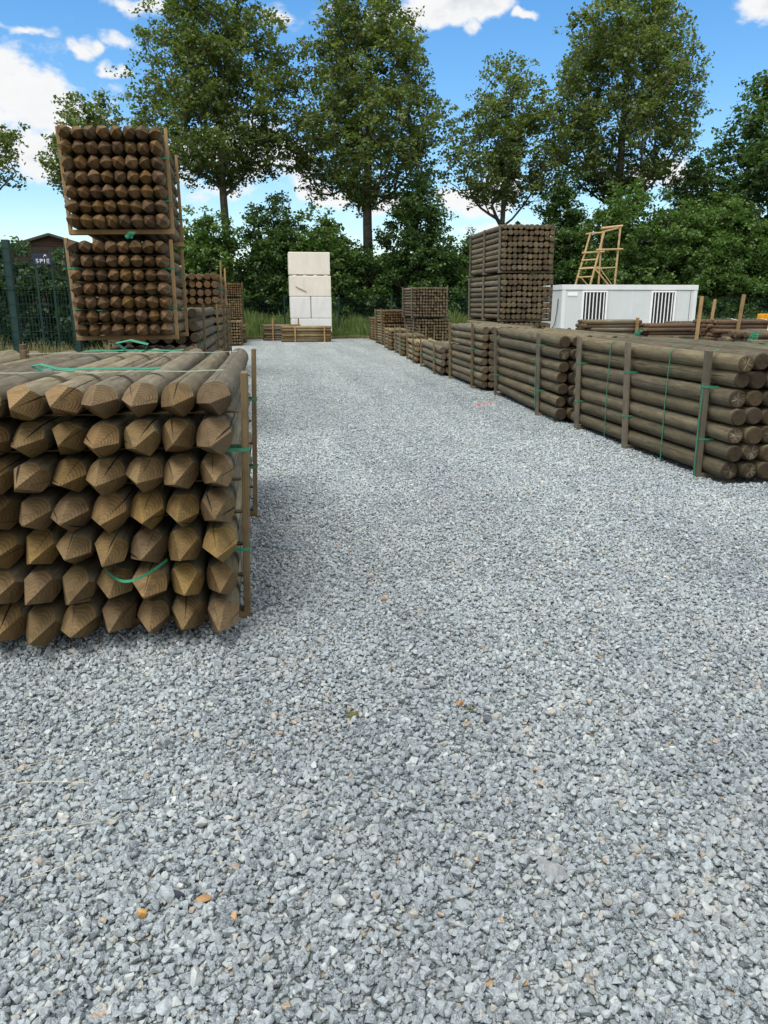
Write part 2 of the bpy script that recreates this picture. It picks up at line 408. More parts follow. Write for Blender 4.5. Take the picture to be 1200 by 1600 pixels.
# ------------------------------------------------------------------ ground
bm = bmesh.new()
vs = [bm.verts.new(q) for q in ((-600, -200, -0.012), (600, -200, -0.012), (600, 900, -0.012), (-600, 900, -0.012))]; bm.faces.new(vs)
tag(obj('ground', bm_mesh('ground', bm, M['ground'])), 'grassy ground running out beyond the gravel yard', 'ground', kind='structure')

def gz(x, y):
    return 0.010 * noise.noise(Vector((x * 0.5, y * 0.5, 3.1))) + 0.006 * noise.noise(Vector((x * 1.9, y * 1.9, 0.4)))
bm = bmesh.new()
xs = np.concatenate([np.arange(-14, -3.0, 1.0), np.arange(-3.0, 9.0, 0.25), np.arange(9, 40.1, 1.0)])
ys = np.concatenate([np.arange(-6, 0.5, 1.0), np.arange(0.5, 12.0, 0.25), np.arange(12.0, 36.2, 0.5)])
grid = {}
for i, x in enumerate(xs):
    for j, y in enumerate(ys):
        yy = y + (0.25 * noise.noise(Vector((x * 0.7, 0, 0))) if j == len(ys) - 1 else 0)
        grid[i, j] = bm.verts.new((x, yy, gz(x, yy) if (-3 < x < 9 and y < 20) else 0.0))
for i in range(len(xs) - 1):
    for j in range(len(ys) - 1):
        if xs[i] < -3.0 and ys[j] >= 12.5: continue
        bm.faces.new((grid[i, j], grid[i + 1, j], grid[i + 1, j + 1], grid[i, j + 1]))
for v_ in [v for v in bm.verts if not v.link_faces]: bm.verts.remove(v_)
for f in bm.faces: f.smooth = True
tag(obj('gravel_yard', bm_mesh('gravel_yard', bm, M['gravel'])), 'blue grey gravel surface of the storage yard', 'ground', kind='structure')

# real stones scattered near the viewpoint (stuff, geometry nodes)
protos = bpy.data.collections.new('stone_shapes')
rs = random.Random(3)
for k in range(14):
    bm = bmesh.new()
    for i in range(rs.randint(9, 14)):
        v = Vector((rs.gauss(0, 1), rs.gauss(0, 1), rs.gauss(0, 1))).normalized()
        v = Vector((v.x * rs.uniform(0.8, 1.0), v.y * rs.uniform(0.62, 0.82), v.z * rs.uniform(0.55, 0.8)))
        bm.verts.new(v)
    r = bmesh.ops.convex_hull(bm, input=bm.verts[:])
    for v in [v for v in bm.verts if not v.link_faces]: bm.verts.remove(v)
    bmesh.ops.dissolve_limit(bm, angle_limit=R(14), verts=bm.verts[:], edges=bm.edges[:])
    bmesh.ops.bevel(bm, geom=bm.edges[:], offset=0.045, segments=1, affect='EDGES')
    protos.objects.link(bpy.data.objects.new('stone', bm_mesh('stone', bm, M['stone'])))

rg = np.random.default_rng(5)
CY, HY = math.cos(R(8.69)), math.sin(R(8.69))
def zone(d0, d1, dens, smin, smax, margin):
    """stones on the ground within a wedge in front of the viewpoint"""
    hw = lambda d: 0.54 * d + margin
    W = hw(d1); n = int(dens * 2 * W * (d1 - d0))
    d = rg.uniform(d0, d1, n); s = rg.uniform(-W, W, n)
    k = (np.abs(s) < hw(d)) & (rg.random(n) < np.clip(1 - (d - 7) / 13.0, 0, 1) ** 1.6); d, s = d[k], s[k]
    x = d * HY + s * CY; y = d * CY - s * HY
    # keep the footprint of the bundles free
    inb = ((x > 3.85) & (y > 5.9)) | ((x < -0.25) & (x > -3.2) & (y > 3.7) & (y < 6.3)) | ((x < -0.85) & (y > 8.5))
    x, y = x[~inb], y[~inb]; n = len(x)
    sz = np.exp(rg.uniform(math.log(smin), math.log(smax), n))
    big = rg.random(n) < 0.02; sz[big] *= 1.5
    return x, y, sz
parts = [zone(0.75, 2.3, 8500, 0.0055, 0.0195, 0.6), zone(2.3, 4.0, 7000, 0.0055, 0.0185, 0.6), zone(4.0, 7.0, 4300, 0.007, 0.0175, 0.5), zone(7.0, 19.5, 2400, 0.009, 0.0175, 0.3)]
gx = np.concatenate([a[0] for a in parts]); gy = np.concatenate([a[1] for a in parts]); gs = np.concatenate([a[2] for a in parts]); n = len(gx)
gzv = np.array([gz(a, b) for a, b in zip(gx, gy)]) + gs * rg.uniform(0.15, 0.95, n)
mp = bpy.data.meshes.new('gravel_points'); mp.vertices.add(n)
mp.vertices.foreach_set('co', np.stack([gx, gy, gzv], 1).astype(np.float32).ravel())
def vattr(me, nm, arr):
    a = me.attributes.new(nm, 'FLOAT_VECTOR', 'POINT'); a.data.foreach_set('vector', arr.astype(np.float32).ravel())
vattr(mp, 'srot', np.stack([rg.normal(0, 0.45, n), rg.normal(0, 0.45, n), rg.uniform(0, 6.283, n)], 1))
vattr(mp, 'sscl', np.stack([gs * rg.uniform(0.85, 1.25, n), gs * rg.uniform(0.8, 1.15, n), gs * rg.uniform(0.75, 1.2, n)], 1))
mp.materials.append(M['stone'])
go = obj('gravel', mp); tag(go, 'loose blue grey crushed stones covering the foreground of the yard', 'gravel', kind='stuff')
ng = bpy.data.node_groups.new('scatter_stones', 'GeometryNodeTree')
ng.interface.new_socket('Geometry', in_out='INPUT', socket_type='NodeSocketGeometry'); ng.interface.new_socket('Geometry', in_out='OUTPUT', socket_type='NodeSocketGeometry')
N = ng.nodes; Lk = ng.links
gi = N.new('NodeGroupInput'); gout = N.new('NodeGroupOutput'); iop = N.new('GeometryNodeInstanceOnPoints'); ci = N.new('GeometryNodeCollectionInfo')
ci.inputs['Collection'].default_value = protos; ci.inputs['Separate Children'].default_value = True; ci.inputs['Reset Children'].default_value = True
a1 = N.new('GeometryNodeInputNamedAttribute'); a1.data_type = 'FLOAT_VECTOR'; a1.inputs['Name'].default_value = 'srot'
a2 = N.new('GeometryNodeInputNamedAttribute'); a2.data_type = 'FLOAT_VECTOR'; a2.inputs['Name'].default_value = 'sscl'
iop.inputs['Pick Instance'].default_value = True
ri = N.new('FunctionNodeRandomValue'); ri.data_type = 'INT'
for s_ in ri.inputs:
    if s_.type == 'INT' and s_.name == 'Min': s_.default_value = 0
    if s_.type == 'INT' and s_.name == 'Max': s_.default_value = 13
Lk.new(gi.outputs[0], iop.inputs['Points']); Lk.new(ci.outputs[0], iop.inputs['Instance'])
Lk.new([o for o in ri.outputs if o.type == 'INT' and o.enabled][0], iop.inputs['Instance Index'])
Lk.new(a1.outputs['Attribute'], iop.inputs['Rotation']); Lk.new(a2.outputs['Attribute'], iop.inputs['Scale']); Lk.new(iop.outputs[0], gout.inputs[0])
md = go.modifiers.new('scatter', 'NODES'); md.node_group = ng

# ------------------------------------------------------------------ posts and bundles
_post = {}
def post_meshes(L, r, kind, mat, sides, variants, beta=(26, 32)):
    key = (round(L, 2), round(r, 4), kind, mat.name, sides, beta)
    if key in _post: return _post[key]
    out = []
    for vi in range(variants):
        q = random.Random(hash((round(L * 100), round(r * 10000), kind == 'point', vi)) & 0xffff)
        bm = bmesh.new()
        nseg = 7 if sides >= 14 else (3 if sides >= 10 else 1)
        bx, bz = q.uniform(-1, 1) * 0.010 * L / 2.5, q.uniform(-1, 1) * 0.007 * L / 2.5
        ch = r * 0.14
        stations = [(i / nseg * L, 1.0) for i in range(nseg + 1)]
        if kind == 'flat':
            stations = [(0, 0.86), (ch, 1.0)] + stations[1:-1] + [(L - ch, 1.0), (L, 0.86)]
        else:
            stations = [(-0.0, 1.0)] + stations[1:-1] + [(L - ch, 1.0), (L, 0.86)]
        rings_ = []
        for (y, s) in stations:
            u = y / L; b = math.sin(math.pi * u)
            rr_ = r * s * (1.02 - 0.08 * u)
            ring = []
            for k in range(sides):
                a = 2 * math.pi * k / sides
                wob = 1 + 0.022 * noise.noise(Vector((math.cos(a) * 1.3 + vi * 9, y * 1.4, math.sin(a) * 1.3)))
                ring.append(bm.verts.new((bx * b + rr_ * wob * math.cos(a), y, bz * b + rr_ * wob * math.sin(a))))
            rings_.append(ring)
        for a, b in zip(rings_, rings_[1:]):
            for k in range(sides):
                f = bm.faces.new((a[k], b[k], b[(k + 1) % sides], a[(k + 1) % sides])); f.smooth = True
        bm.faces.new(rings_[0]); bm.faces.new(rings_[-1][::-1])
        if kind == 'point':
            nf = 4; ph0 = q.uniform(0, 6.28); tx, tz = q.uniform(-0.14, 0.14) * r, q.uniform(-0.14, 0.14) * r
            for k in range(nf):
                ph = ph0 + 2 * math.pi * k / nf + q.uniform(-0.2, 0.2); be = R(q.uniform(*beta))
                no = Vector((math.cos(ph) * math.cos(be), -math.sin(be), math.sin(ph) * math.cos(be)))
                g = bmesh.ops.bisect_plane(bm, geom=bm.verts[:] + bm.edges[:] + bm.faces[:], plane_co=(tx, 0.004, tz), plane_no=no, clear_outer=True)
                ed = [e for e in bm.edges if len(e.link_faces) == 1]
                bmesh.ops.holes_fill(bm, edges=ed, sides=0)
        if kind == 'point':
            bmesh.ops.bisect_plane(bm, geom=bm.verts[:] + bm.edges[:] + bm.faces[:], plane_co=(0, 0.016, 0), plane_no=(q.uniform(-.2, .2), -1, q.uniform(-.2, .2)), clear_outer=True)
            bmesh.ops.holes_fill(bm, edges=[e for e in bm.edges if len(e.link_faces) == 1], sides=0)
        bmesh.ops.recalc_face_normals(bm, faces=bm.faces[:])
        for f in bm.faces:
            if abs(f.normal.y) > 0.25: f.smooth = False
        for e in bm.edges:
            if len(e.link_faces) == 2 and e.calc_face_angle(0) > R(22) : e.smooth = False
        out.append(bm_mesh('post', bm, mat))
    _post[key] = out
    return out

def bundle(name, label, xl, y0, L, z0, cols, rows, px, pz, r, kind='flat', mat='post_olive', stakes=(), side=-1, group=None,
           sides=18, variants=6, batten=True, yaw=0.0, jitter=1.0, stake_top=0.05, bands=(0.3, 0.7), stake_w=0.075, board='board',
           seed=1, cat='post bundle', straps=(), lean=0.02, tipj=0.03, strap_mat='strap', maxp=100, skids=True, zz=0.05, fwd=0.0, beta=(25, 30)):
    """strapped stack of round timber; local Y along the posts, local X across, origin at its front left foot"""
    q = random.Random(seed)
    root = empty(name, (xl, y0, z0), yaw, label, cat, group)
    W = cols * px; H = zz + rows * pz
    ms = post_meshes(L, r, kind, M[mat], sides, variants, beta)
    cells = [(i, j) for j in range(rows) for i in range(cols)]
    # those that show largest come first: the top rows and the columns by the lane
    cells.sort(key=lambda c: -(c[1] * 2 + ((cols - 1 - c[0]) if side < 0 else c[0]) * 1.0 + (50 if c[1] == rows - 1 or (c[0] == (0 if side < 0 else cols - 1)) else 0)))
    rest = []
    for n_, (i, j) in enumerate(cells):
        x = (i + 0.5) * px + q.uniform(-1, 1) * (px / 2 - r) * 0.9 * jitter
        z = zz + j * pz + r * 1.0 + q.uniform(0, 1) * 0.003
        y = q.uniform(-1, 1) * tipj - fwd * (1 - j / (rows - 1))
        ang = q.uniform(0, 6.283); flip = (kind == 'flat' and q.random() < 0.5)
        s = q.uniform(0.93, 1.025)
        Mx = Matrix.Translation((x, y + (L if flip else 0), z)) @ Matrix.Rotation(math.pi if flip else 0, 4, 'Z') @ Matrix.Rotation(ang, 4, 'Y') @ Matrix.Rotation(q.uniform(-1, 1) * 0.006 * jitter, 4, 'Z') @ Matrix.Diagonal((s, 1, s, 1))
        me = q.choice(ms)
        if n_ < maxp:
            o = obj('post', me, root); o.matrix_local = Mx
        else:
            rest.append((me, Mx))
    if rest:
        bm = bmesh.new()
        for me, Mx in rest:
            tmp = me.copy(); tmp.transform(Mx); bm.from_mesh(tmp); bpy.data.meshes.remove(tmp)
        o = obj('inner_posts', bm_mesh('inner_posts', bm, M[mat]), root); o['kind'] = 'stuff'
    bmat = M[board]
    if skids:
        for s in stakes:
            plank('skid', (-0.03, s, zz * 0.5), (W + 0.03, s, zz * 0.5), 0.09, zz - 0.004, bmat, root)
    if batten:
        t_ = pz - 2 * r
        for j in range(1, rows):
            for s in stakes:
                plank('batten', (-0.02, s + 0.045, zz + j * pz - t_ / 2 + 0.004), (W + 0.02, s + 0.045, zz + j * pz - t_ / 2 + 0.004), 0.045, max(t_ * 0.9, 0.008), bmat, root)
    for s in stakes:
        for sx in (0, 1):
            x = -0.018 if sx == 0 else W + 0.018
            dx = (-1 if sx == 0 else 1)
            top = H + stake_top * q.uniform(0.3, 1.3); lx = q.uniform(0.3, 1) * lean; ly = q.uniform(-1, 1) * lean
            st = plank('stake', (x, s, 0.0), (x + dx * lx, s + ly, top), stake_w, 0.032, bmat, root, up=(1, 0, 0))
            # bands holding the stake against the stack
            for b in bands:
                zb = zz + round(b * rows) * pz
                f = zb / top; cx = x + dx * lx * f; cy = s + ly * f; w2 = stake_w / 2 + 0.004; tx = cx + dx * 0.019
                pts = [(cx - dx * 0.10, cy - w2, zb), (cx - dx * 0.02, cy - w2, zb), (tx, cy - w2 * 0.9, zb), (tx, cy + w2 * 0.9, zb), (cx - dx * 0.02, cy + w2, zb), (cx - dx * 0.10, cy + w2, zb)]
                obj('strap', ribbon_mesh(pts, 0.016, (0, 0, 1), M[strap_mat]), root)
    for s in straps:      # full loops around the stack
        sy, wv = (s, 0.016) if not isinstance(s, tuple) else s
        pts = [(-0.004, sy, 0.03), (-0.007, sy + 0.01, H * 0.5), (-0.004, sy, H - r * 0.6), (r * 0.4, sy, H + 0.004)]
        for i in range(cols): pts += [((i + 0.5) * px, sy, H + 0.006)]
        pts += [(W - r * 0.4, sy, H + 0.004), (W + 0.004, sy, H - r * 0.6), (W + 0.007, sy + 0.01, H * 0.5), (W + 0.004, sy, 0.03)]
        obj('strap', ribbon_mesh(pts, wv, (0, 1, 0), M[strap_mat]), root)
    return root

# --- left row -----------------------------------------------------------------
GL = 'bundles of timber posts along the left of the lane'
GR = 'bundles of timber posts along the right of the lane'
b1 = bundle('post_bundle', 'nearest bundle of thick sharpened posts, pointed ends facing the viewer', -1.57, 3.30, 2.98, 0, 9, 7, 0.157, 0.161, 0.0765, 'point', 'post_fresh',
       stakes=(0.32, 2.22), side=1, group=GL, sides=24, variants=12, seed=11, stake_w=0.085, lean=0.05, stake_top=0.03, bands=(0.27, 0.72), tipj=0.035, fwd=0.12, yaw=R(-0.7), beta=(16, 20))
b1b = bundle('post_bundle', 'second bundle of sharpened posts standing left of the nearest one, only its top showing', -3.02, 3.5, 2.9, 0, 8, 7, 0.168, 0.160, 0.0765, 'point', 'post_fresh',
       stakes=(0.3, 2.2), side=1, group=GL, sides=16, variants=6, seed=12, stake_top=0.10, bands=(0.3,))
# sharpened post tower: three bundles high
for k, (lab, z0_, dx, xt, s_) in enumerate((('bottom bundle of the leaning tower of sharpened posts, mostly behind the nearest bundle', 0.0, 0.0, 0.0, 21),
                              ('middle bundle of the leaning tower of sharpened brown posts beside the green fence', 1.13, -0.065, 0.03, 22),
                              ('topmost bundle of the leaning tower of sharpened brown posts, against the sky', 2.19, -0.03, 0.05, 23))):
    bb = bundle('post_bundle', lab, -1.85 + dx, 8.42 - 0.02 * k, 1.95, z0_, 8, 7, 0.122, 0.136, 0.060, 'point', 'post_brown', stakes=(0.33, 1.62), side=1, group=GL,
           sides=18, variants=10, seed=s_, stake_w=0.06, stake_top=0.02, bands=(0.3, 0.75), board='board_light', lean=0.02, tipj=0.03, yaw=R(0.6 * k))
    bb.rotation_euler = (R(-0.8 * k), R(-0.4 if k == 1 else (-1.1 if k == 2 else 0)), bb.rotation_euler.z)
bundle('post_bundle', 'bundle of thick round posts lying just behind the tower of sharpened posts', -2.02, 10.75, 4.0, 0, 7, 9, 0.17, 0.156, 0.073, 'flat', 'post_grey', stakes=(0.25, 3.6), side=1, group=GL, sides=14, seed=31, batten=False, variants=5)
bundle('post_bundle', 'lower bundle of round posts under the short stack of orange brown ends', -2.0, 16.2, 3.6, 0, 8, 9, 0.148, 0.152, 0.071, 'flat', 'post_grey', stakes=(0.3, 1.8, 3.3), side=1, group=GL, sides=12, seed=32, batten=False, variants=5)
bundle('post_bundle', 'short bundle with rows of orange brown round ends, resting on a taller bundle', -2.02, 16.1, 3.0, 1.44, 8, 4, 0.148, 0.155, 0.066, 'flat', 'post_brown', stakes=(0.4, 2.4), side=1, group=GL, sides=14, seed=33, variants=5, stake_top=0.28, bands=(0.5,), board='board_light')
for k, (lab, z0_, rows_) in enumerate((('bottom bundle of the far left tower of thin posts', 0.0, 9), ('middle bundle of the far left tower of thin posts', 0.86, 9), ('uppermost bundle of the far left tower of thin posts', 1.74, 6))):
    bundle('post_bundle', lab, -1.72, 33.2, 2.0, z0_, 10, rows_, 0.088, 0.09, 0.041, 'flat', 'post_tan' if k == 1 else 'post_brown', stakes=(0.3, 1.7), side=1, group=GL, sides=8, seed=41 + k, variants=4, stake_w=0.06, board='board')
bundle('post_bundle', 'low loosely stacked bundle of tan posts at the far end of the left row', -1.8, 29.6, 2.0, 0, 10, 8, 0.098, 0.108, 0.046, 'flat', 'post_tan', stakes=(0.2, 0.9), side=1, group=GL, sides=8, seed=45, variants=4, board='board')
bundle('post_bundle', 'last low bundle of tan posts beside the grass at the left row end', -1.72, 31.8, 1.3, 0, 10, 6, 0.10, 0.11, 0.047, 'flat', 'post_tan', stakes=(0.2, 1.1), side=1, group=GL, sides=8, seed=46, variants=4, board='board')

# --- right row ----------------------------------------------------------------
rb1 = bundle('post_bundle', 'nearest right hand bundle of long thick round posts with three stakes and green straps', 3.80, 5.86, 3.35, 0, 7, 7, 0.161, 0.1525, 0.0755, 'flat', 'post_olive',
       stakes=(0.36, 1.80, 3.12), side=-1, group=GR, sides=24, variants=10, seed=51, batten=False, lean=0.05, stake_w=0.085, straps=((1.05, 0.012), (2.35, 0.012)), bands=(0.29, 0.72), board='board_grey', stake_top=0.0)
rb2 = bundle('post_bundle', 'second right hand bundle of thick round posts, behind the nearest one', 3.68, 9.46, 3.42, 0, 7, 7, 0.161, 0.152, 0.0755, 'flat', 'post_olive',
       stakes=(0.74, 3.2), side=-1, group=GR, sides=20, variants=8, seed=52, yaw=R(-3.3), batten=False, lean=0.045, stake_w=0.085, bands=(0.29, 0.86), board='board_grey', stake_top=0.0)
bundle('post_bundle', 'third right hand bundle of round posts with pale brown ends, eight rows high', 3.75, 13.3, 2.7, 0, 7, 8, 0.145, 0.134, 0.066, 'flat', 'post_grey',
       stakes=(0.55, 2.5), side=-1, group=GR, sides=16, variants=6, seed=53, yaw=R(-1.6), batten=False, lean=0.03, bands=(0.29, 0.6), board='board')
bundle('post_bundle', 'low fourth right hand bundle of only four rows of thick posts', 3.68, 16.3, 2.85, 0, 7, 4, 0.155, 0.145, 0.071, 'flat', 'post_grey', stakes=(0.6, 2.7), side=-1, group=GR, sides=14, variants=5, seed=54, yaw=R(-3.6), batten=False, board='board', bands=(0.5,))
bundle('post_bundle', 'low tan bundle with tall stakes beyond the four row bundle on the right', 3.86, 19.9, 2.3, 0, 6, 4, 0.12, 0.13, 0.057, 'flat', 'post_tan', stakes=(0.3, 1.9), side=-1, group=GR, sides=10, variants=4, seed=55, yaw=R(-4.5), batten=False, board='board', stake_top=0.35, bands=(0.5,))
bundle('post_bundle', 'low brown bundle with a green strap across its top in the right row', 4.02, 22.8, 2.3, 0, 6, 5, 0.12, 0.115, 0.052, 'flat', 'post_grey', stakes=(0.3, 1.9), side=-1, group=GR, sides=10, variants=4, seed=56, yaw=R(-4), batten=False, board='board', stake_top=0.22, straps=((0.7, 0.09),), bands=(0.5,))
bundle('post_bundle', 'low narrow bundle in front of the two far right stacks of thin posts', 4.12, 25.7, 2.2, 0, 6, 6, 0.11, 0.108, 0.05, 'flat', 'post_tan', stakes=(0.3, 1.8), side=-1, group=GR, sides=10, variants=4, seed=57, yaw=R(-4), batten=False, board='board', bands=(0.5,))
for k, (lab, z0_, rows_, x_) in enumerate((('lower bundle of thin posts in the wide low stack near the grass on the right', 0.0, 8, 4.42), ('upper darker bundle of thin posts in the wide low stack near the grass', 0.78, 5, 4.40))):
    bundle('post_bundle', lab, x_, 29.0, 2.2, z0_, 12, rows_, 0.094, 0.092, 0.043, 'flat', 'post_tan' if k == 0 else 'post_brown', stakes=(0.3, 1.9), side=-1, group=GR, sides=8, variants=4, seed=58 + k, board='board', batten=(k == 0))
bundle('post_bundle', 'small farthest bundle of tan posts at the end of the right row', 4.62, 33.0, 1.6, 0, 5, 9, 0.10, 0.10, 0.046, 'flat', 'post_tan', stakes=(0.3, 1.3), side=-1, group=GR, sides=8, variants=4, seed=61, batten=False)
for k, (lab, z0_, x_) in enumerate((('lower bundle of the square far stack of thin grey brown posts', 0.0, 5.10), ('upper bundle of the square far stack of thin grey brown posts', 1.03, 5.02))):
    bundle('post_bundle', lab, x_, 26.2, 2.4, z0_, 12, 10, 0.098, 0.097, 0.045, 'flat', 'post_grey', stakes=(0.3, 2.0), side=-1, group=GR, sides=8, variants=4, seed=63 + k, board='board_grey', batten=False)
for k, (lab, z0_) in enumerate((('bottom bundle of the tall right tower of round posts, hidden up to its top row', 0.0), ('middle bundle of the tall right tower of weathered round posts', 1.10), ('top bundle of the tall right tower of weathered round posts', 2.20))):
    bundle('post_bundle', lab, 5.50 + 0.03 * (k == 1), 18.0, 3.1, z0_, 10, 8, 0.124, 0.128, 0.0615, 'flat', 'post_grey', stakes=(0.15, 1.55, 2.95), side=-1, group=GR, sides=14, variants=8, seed=66 + k, board='board_grey', batten=False, bands=(), stake_top=-0.02, yaw=R(-0.5 * k))
bundle('post_bundle', 'long round posts in the second line, right behind the nearest right hand bundle', 5.08, 5.9, 2.3, 0, 8, 7, 0.15, 0.150, 0.072, 'flat', 'post_olive', stakes=(0.4, 1.9), side=-1, group=GR, sides=14, variants=5, seed=71, batten=False, board='board_grey', stake_top=0.0)

# --- loose straps lying on the near bundles ------------------------------------
def strap_on(parent, pts, w, side, m='strap'):
    return obj('strap', ribbon_mesh(pts, w, side, M[m]), parent)
TOP = 0.05 + 7 * 0.161 + 0.004
def wavy_top(y, x0, x1, n, amp, zoff=0.0, dy=0.0):
    out = []
    for i in range(n + 1):
        u = i / n
        out.append((x0 + (x1 - x0) * u, y + dy * u + amp * math.sin(u * 7), TOP + zoff + 0.006 * abs(math.sin(u * 11))))
    return out
strap_on(b1, wavy_top(0.62, 0.0, 1.36, 16, 0.004), 0.013, (0, 1, 0), 'strap_pale')
strap_on(b1, wavy_top(0.66, 0.50, 1.06, 8, 0.004, 0.012, -0.02), 0.045, (0, 1, 0.1))
strap_on(b1, [(0.50, 0.66, TOP + .012), (0.47, 0.62, TOP + .035), (0.52, 0.58, TOP + .045), (0.60, 0.585, TOP + .02), (0.66, 0.61, TOP + .01)], 0.03, (0.2, 1, 0.2))
strap_on(b1, wavy_top(2.15, 0.0, 1.36, 16, 0.004), 0.013, (0, 1, 0), 'strap_pale')
strap_on(b1, wavy_top(2.2, 0.35, 1.0, 8, 0.01, 0.012), 0.05, (0, 1, 0.1))
strap_on(b1, [(0.62, 2.2, TOP + .02), (0.58, 2.1, TOP + .07), (0.68, 2.06, TOP + .09), (0.78, 2.12, TOP + .06), (0.74, 2.22, TOP + .02)], 0.035, (0.2, 1, 0.3))
strap_on(b1b, [(x * 0.2, 1.9 + 0.02 * math.sin(x * 2), TOP + 0.01) for x in range(7)], 0.05, (0, 1, 0))
bk = box_obj('buckle', (0.52, 0.60, TOP + 0.005), (0.56, 0.625, TOP + 0.014), M['steel'], b1)
strap_on(rb1, [(0.05, 0.335, 1.125), (-0.045, 0.335, 1.10), (-0.062, 0.335, 0.9), (-0.066, 0.34, 0.5), (-0.056, 0.35, 0.1), (-0.045, 0.35, 0.02)], 0.016, (0, 1, 0))
strap_on(rb2, [(-0.05, 0.77, 0.92), (-0.062, 0.77, 0.5), (-0.050, 0.76, 0.12)], 0.022, (0, 1, 0))
# sagging loop in front, between two lower rows
sag = []
for i in range(15):
    u = i / 14; sag.append((0.83 + 0.27 * u, 0.10 - 0.18 * math.sin(math.pi * u), 0.358 - 0.012 * math.sin(math.pi * u) + 0.03 * u))
strap_on(b1, sag, 0.012, (0, 0.3, 1))
# strap tails down the lane side
strap_on(b1, [(1.37, 1.1, TOP - 0.02), (1.385, 1.0, 1.0), (1.40, 0.86, 0.80), (1.392, 0.80, 0.72)], 0.018, (0, 1, 0.3))
strap_on(b1, [(1.395, 0.32, 0.60), (1.41, 0.37, 0.42), (1.415, 0.37, 0.24), (1.40, 0.33, 0.14), (1.385, 0.28, 0.13)], 0.016, (0, 1, 0.2))

def coil(loc, rad, label, seed, grp='loose green straps on the stacks', m='strap'):
    q = random.Random(seed); pts = []; sd = []
    for i in range(34):
        a = i * 0.52; rr_ = rad * (0.55 + 0.45 * math.sin(i * 0.9 + seed)) ; 
        pts.append((math.cos(a) * rr_ + q.uniform(-.01, .01), math.sin(a) * rr_ * 0.7, rad * (0.55 + 0.5 * math.sin(a * 0.7 + seed)) + 0.01))
        sd.append((q.uniform(-.3, .3), q.uniform(-.3, .3), 1))
    o = obj('loose_strap', ribbon_mesh(pts, 0.022, sd, M[m]), None, loc)
    return tag(o, label, 'strap', grp)
coil((5.30, 7.9, 1.11), 0.07, 'crumpled green strap lying on the second line of posts behind the nearest right bundle', 2)
coil((4.45, 8.9, 1.13), 0.05, 'small green strap curl on the far end of the nearest right bundle', 4)
coil((-1.28, 8.42, 2.13), 0.045, 'green strap end poking out between middle and top bundle of the left tower', 5)
strp = coil((-1.6, 16.3, 2.11), 0.10, 'pale strap curl on top of the orange brown post ends', 7, None, 'strap_pale')

# stray boards on the second line
bd0 = plank('loose_board', (5.15, 7.75, 1.115), (6.5, 7.45, 1.115), 0.12, 0.022, M['board_grey']); tag(bd0, 'grey board laid across the second line of posts at right', 'board')
bd1 = plank('loose_board', (5.45, 7.15, 1.118), (6.6, 7.1, 1.115), 0.12, 0.022, M['board_grey']); tag(bd1, 'grey plank end nearer the viewer, flat on the second line of posts', 'board')

# --- piles of thin poles lying across the yard ---------------------------------
def pole_pile(label, x0, y0, L, z0, cols, rows, r, mat, stakes, seed, stakeh=0.0, strap=True, kind='point', group='low piles of thin poles', shift=0.0, base_h=0.0):
    """poles run along world X; origin at their left front foot"""
    q = random.Random(seed)
    root = empty('pole_pile', (x0, y0, z0), 0, label, 'pole pile', group)
    ms = post_meshes(L, r, kind, M[mat], 8, 5); n_ = 0; px = 2 * r * 1.04
    for j in range(rows - 1, -1, -1):
        for i in range(cols):
            if n_ >= 100: break
            o = obj('pole', q.choice(ms), root); n_ += 1
            fl = q.random() < 0.5
            o.location = ((L if not fl else 0) + q.uniform(-1, 1) * 0.07 + shift * j, (i + 0.5) * px + (j % 2) * 0.5 * r, base_h + r + j * 2 * r * 0.93)
            o.rotation_euler = (0, q.uniform(-1, 1) * 0.01, (math.pi / 2 if not fl else -math.pi / 2) + q.uniform(-1, 1) * 0.012)
    H = base_h + rows * 2 * r * 0.93 + r * 0.2; W = cols * px
    if base_h:
        for u in (0.12, 0.5, 0.88):
            box_obj('bearer', (L * u - 0.06, 0, 0.004), (L * u + 0.06, W, base_h - 0.004), M['board'], root)
    for (u, hh, ln) in stakes:
        plank('stake', (L * u, -0.03, -0.0), (L * u + ln, -0.03, H + hh * 0.92), 0.058, 0.04, M['board_light'], root, up=(0, 1, 0))
    if strap:
        for u in (0.25, 0.72):
            pts = [(L * u, -0.012, base_h + 0.02), (L * u + 0.02, -0.016, H * 0.7), (L * u + 0.05, -0.006, H - r * 0.3), (L * u + 0.06, W * 0.3, H + 0.02), (L * u + 0.08, W, H + 0.01), (L * u + 0.08, W + 0.012, base_h)]
            obj('strap', ribbon_mesh(pts, 0.03, (1, 0, 0), M['strap_white']), root)
    return root
pole_pile('pile of thin olive poles in front of the grey cabin, left one', 6.62, 15.6, 1.25, 0, 8, 15, 0.042, 'post_grey', [(0.9, 0.05, 0.0)], 81, strap=False, shift=0.004)
pole_pile('pile of thin pointed brown poles in front of the cabin windows', 7.95, 15.5, 1.7, 0, 7, 14, 0.042, 'pole_red', [], 82, strap=False, shift=-0.003)
pole_pile('long pile of thin reddish poles with white straps and tall stakes, at right', 8.45, 13.7, 1.35, 0, 10, 9, 0.042, 'pole_red', [(-0.35, 0.46, 0.05), (0.22, 0.50, 0.12)], 83, base_h=0.50)
pole_pile('pile of thin reddish poles at the right picture edge behind the tall stakes', 9.0, 14.3, 2.3, 0, 9, 9, 0.044, 'pole_red', [], 84, base_h=0.36)
pole_pile('farther pile of reddish poles with one short pale stake rising from it', 9.2, 16.4, 2.8, 0, 8, 13, 0.046, 'pole_red', [(0.22, 0.52, 0.12)], 85)
pole_pile('small stack of short thin posts at the right edge, nearest of the cross piles', 7.1, 10.6, 1.2, 0.45, 7, 7, 0.05, 'post_grey', [], 86, kind='flat', base_h=0.0)
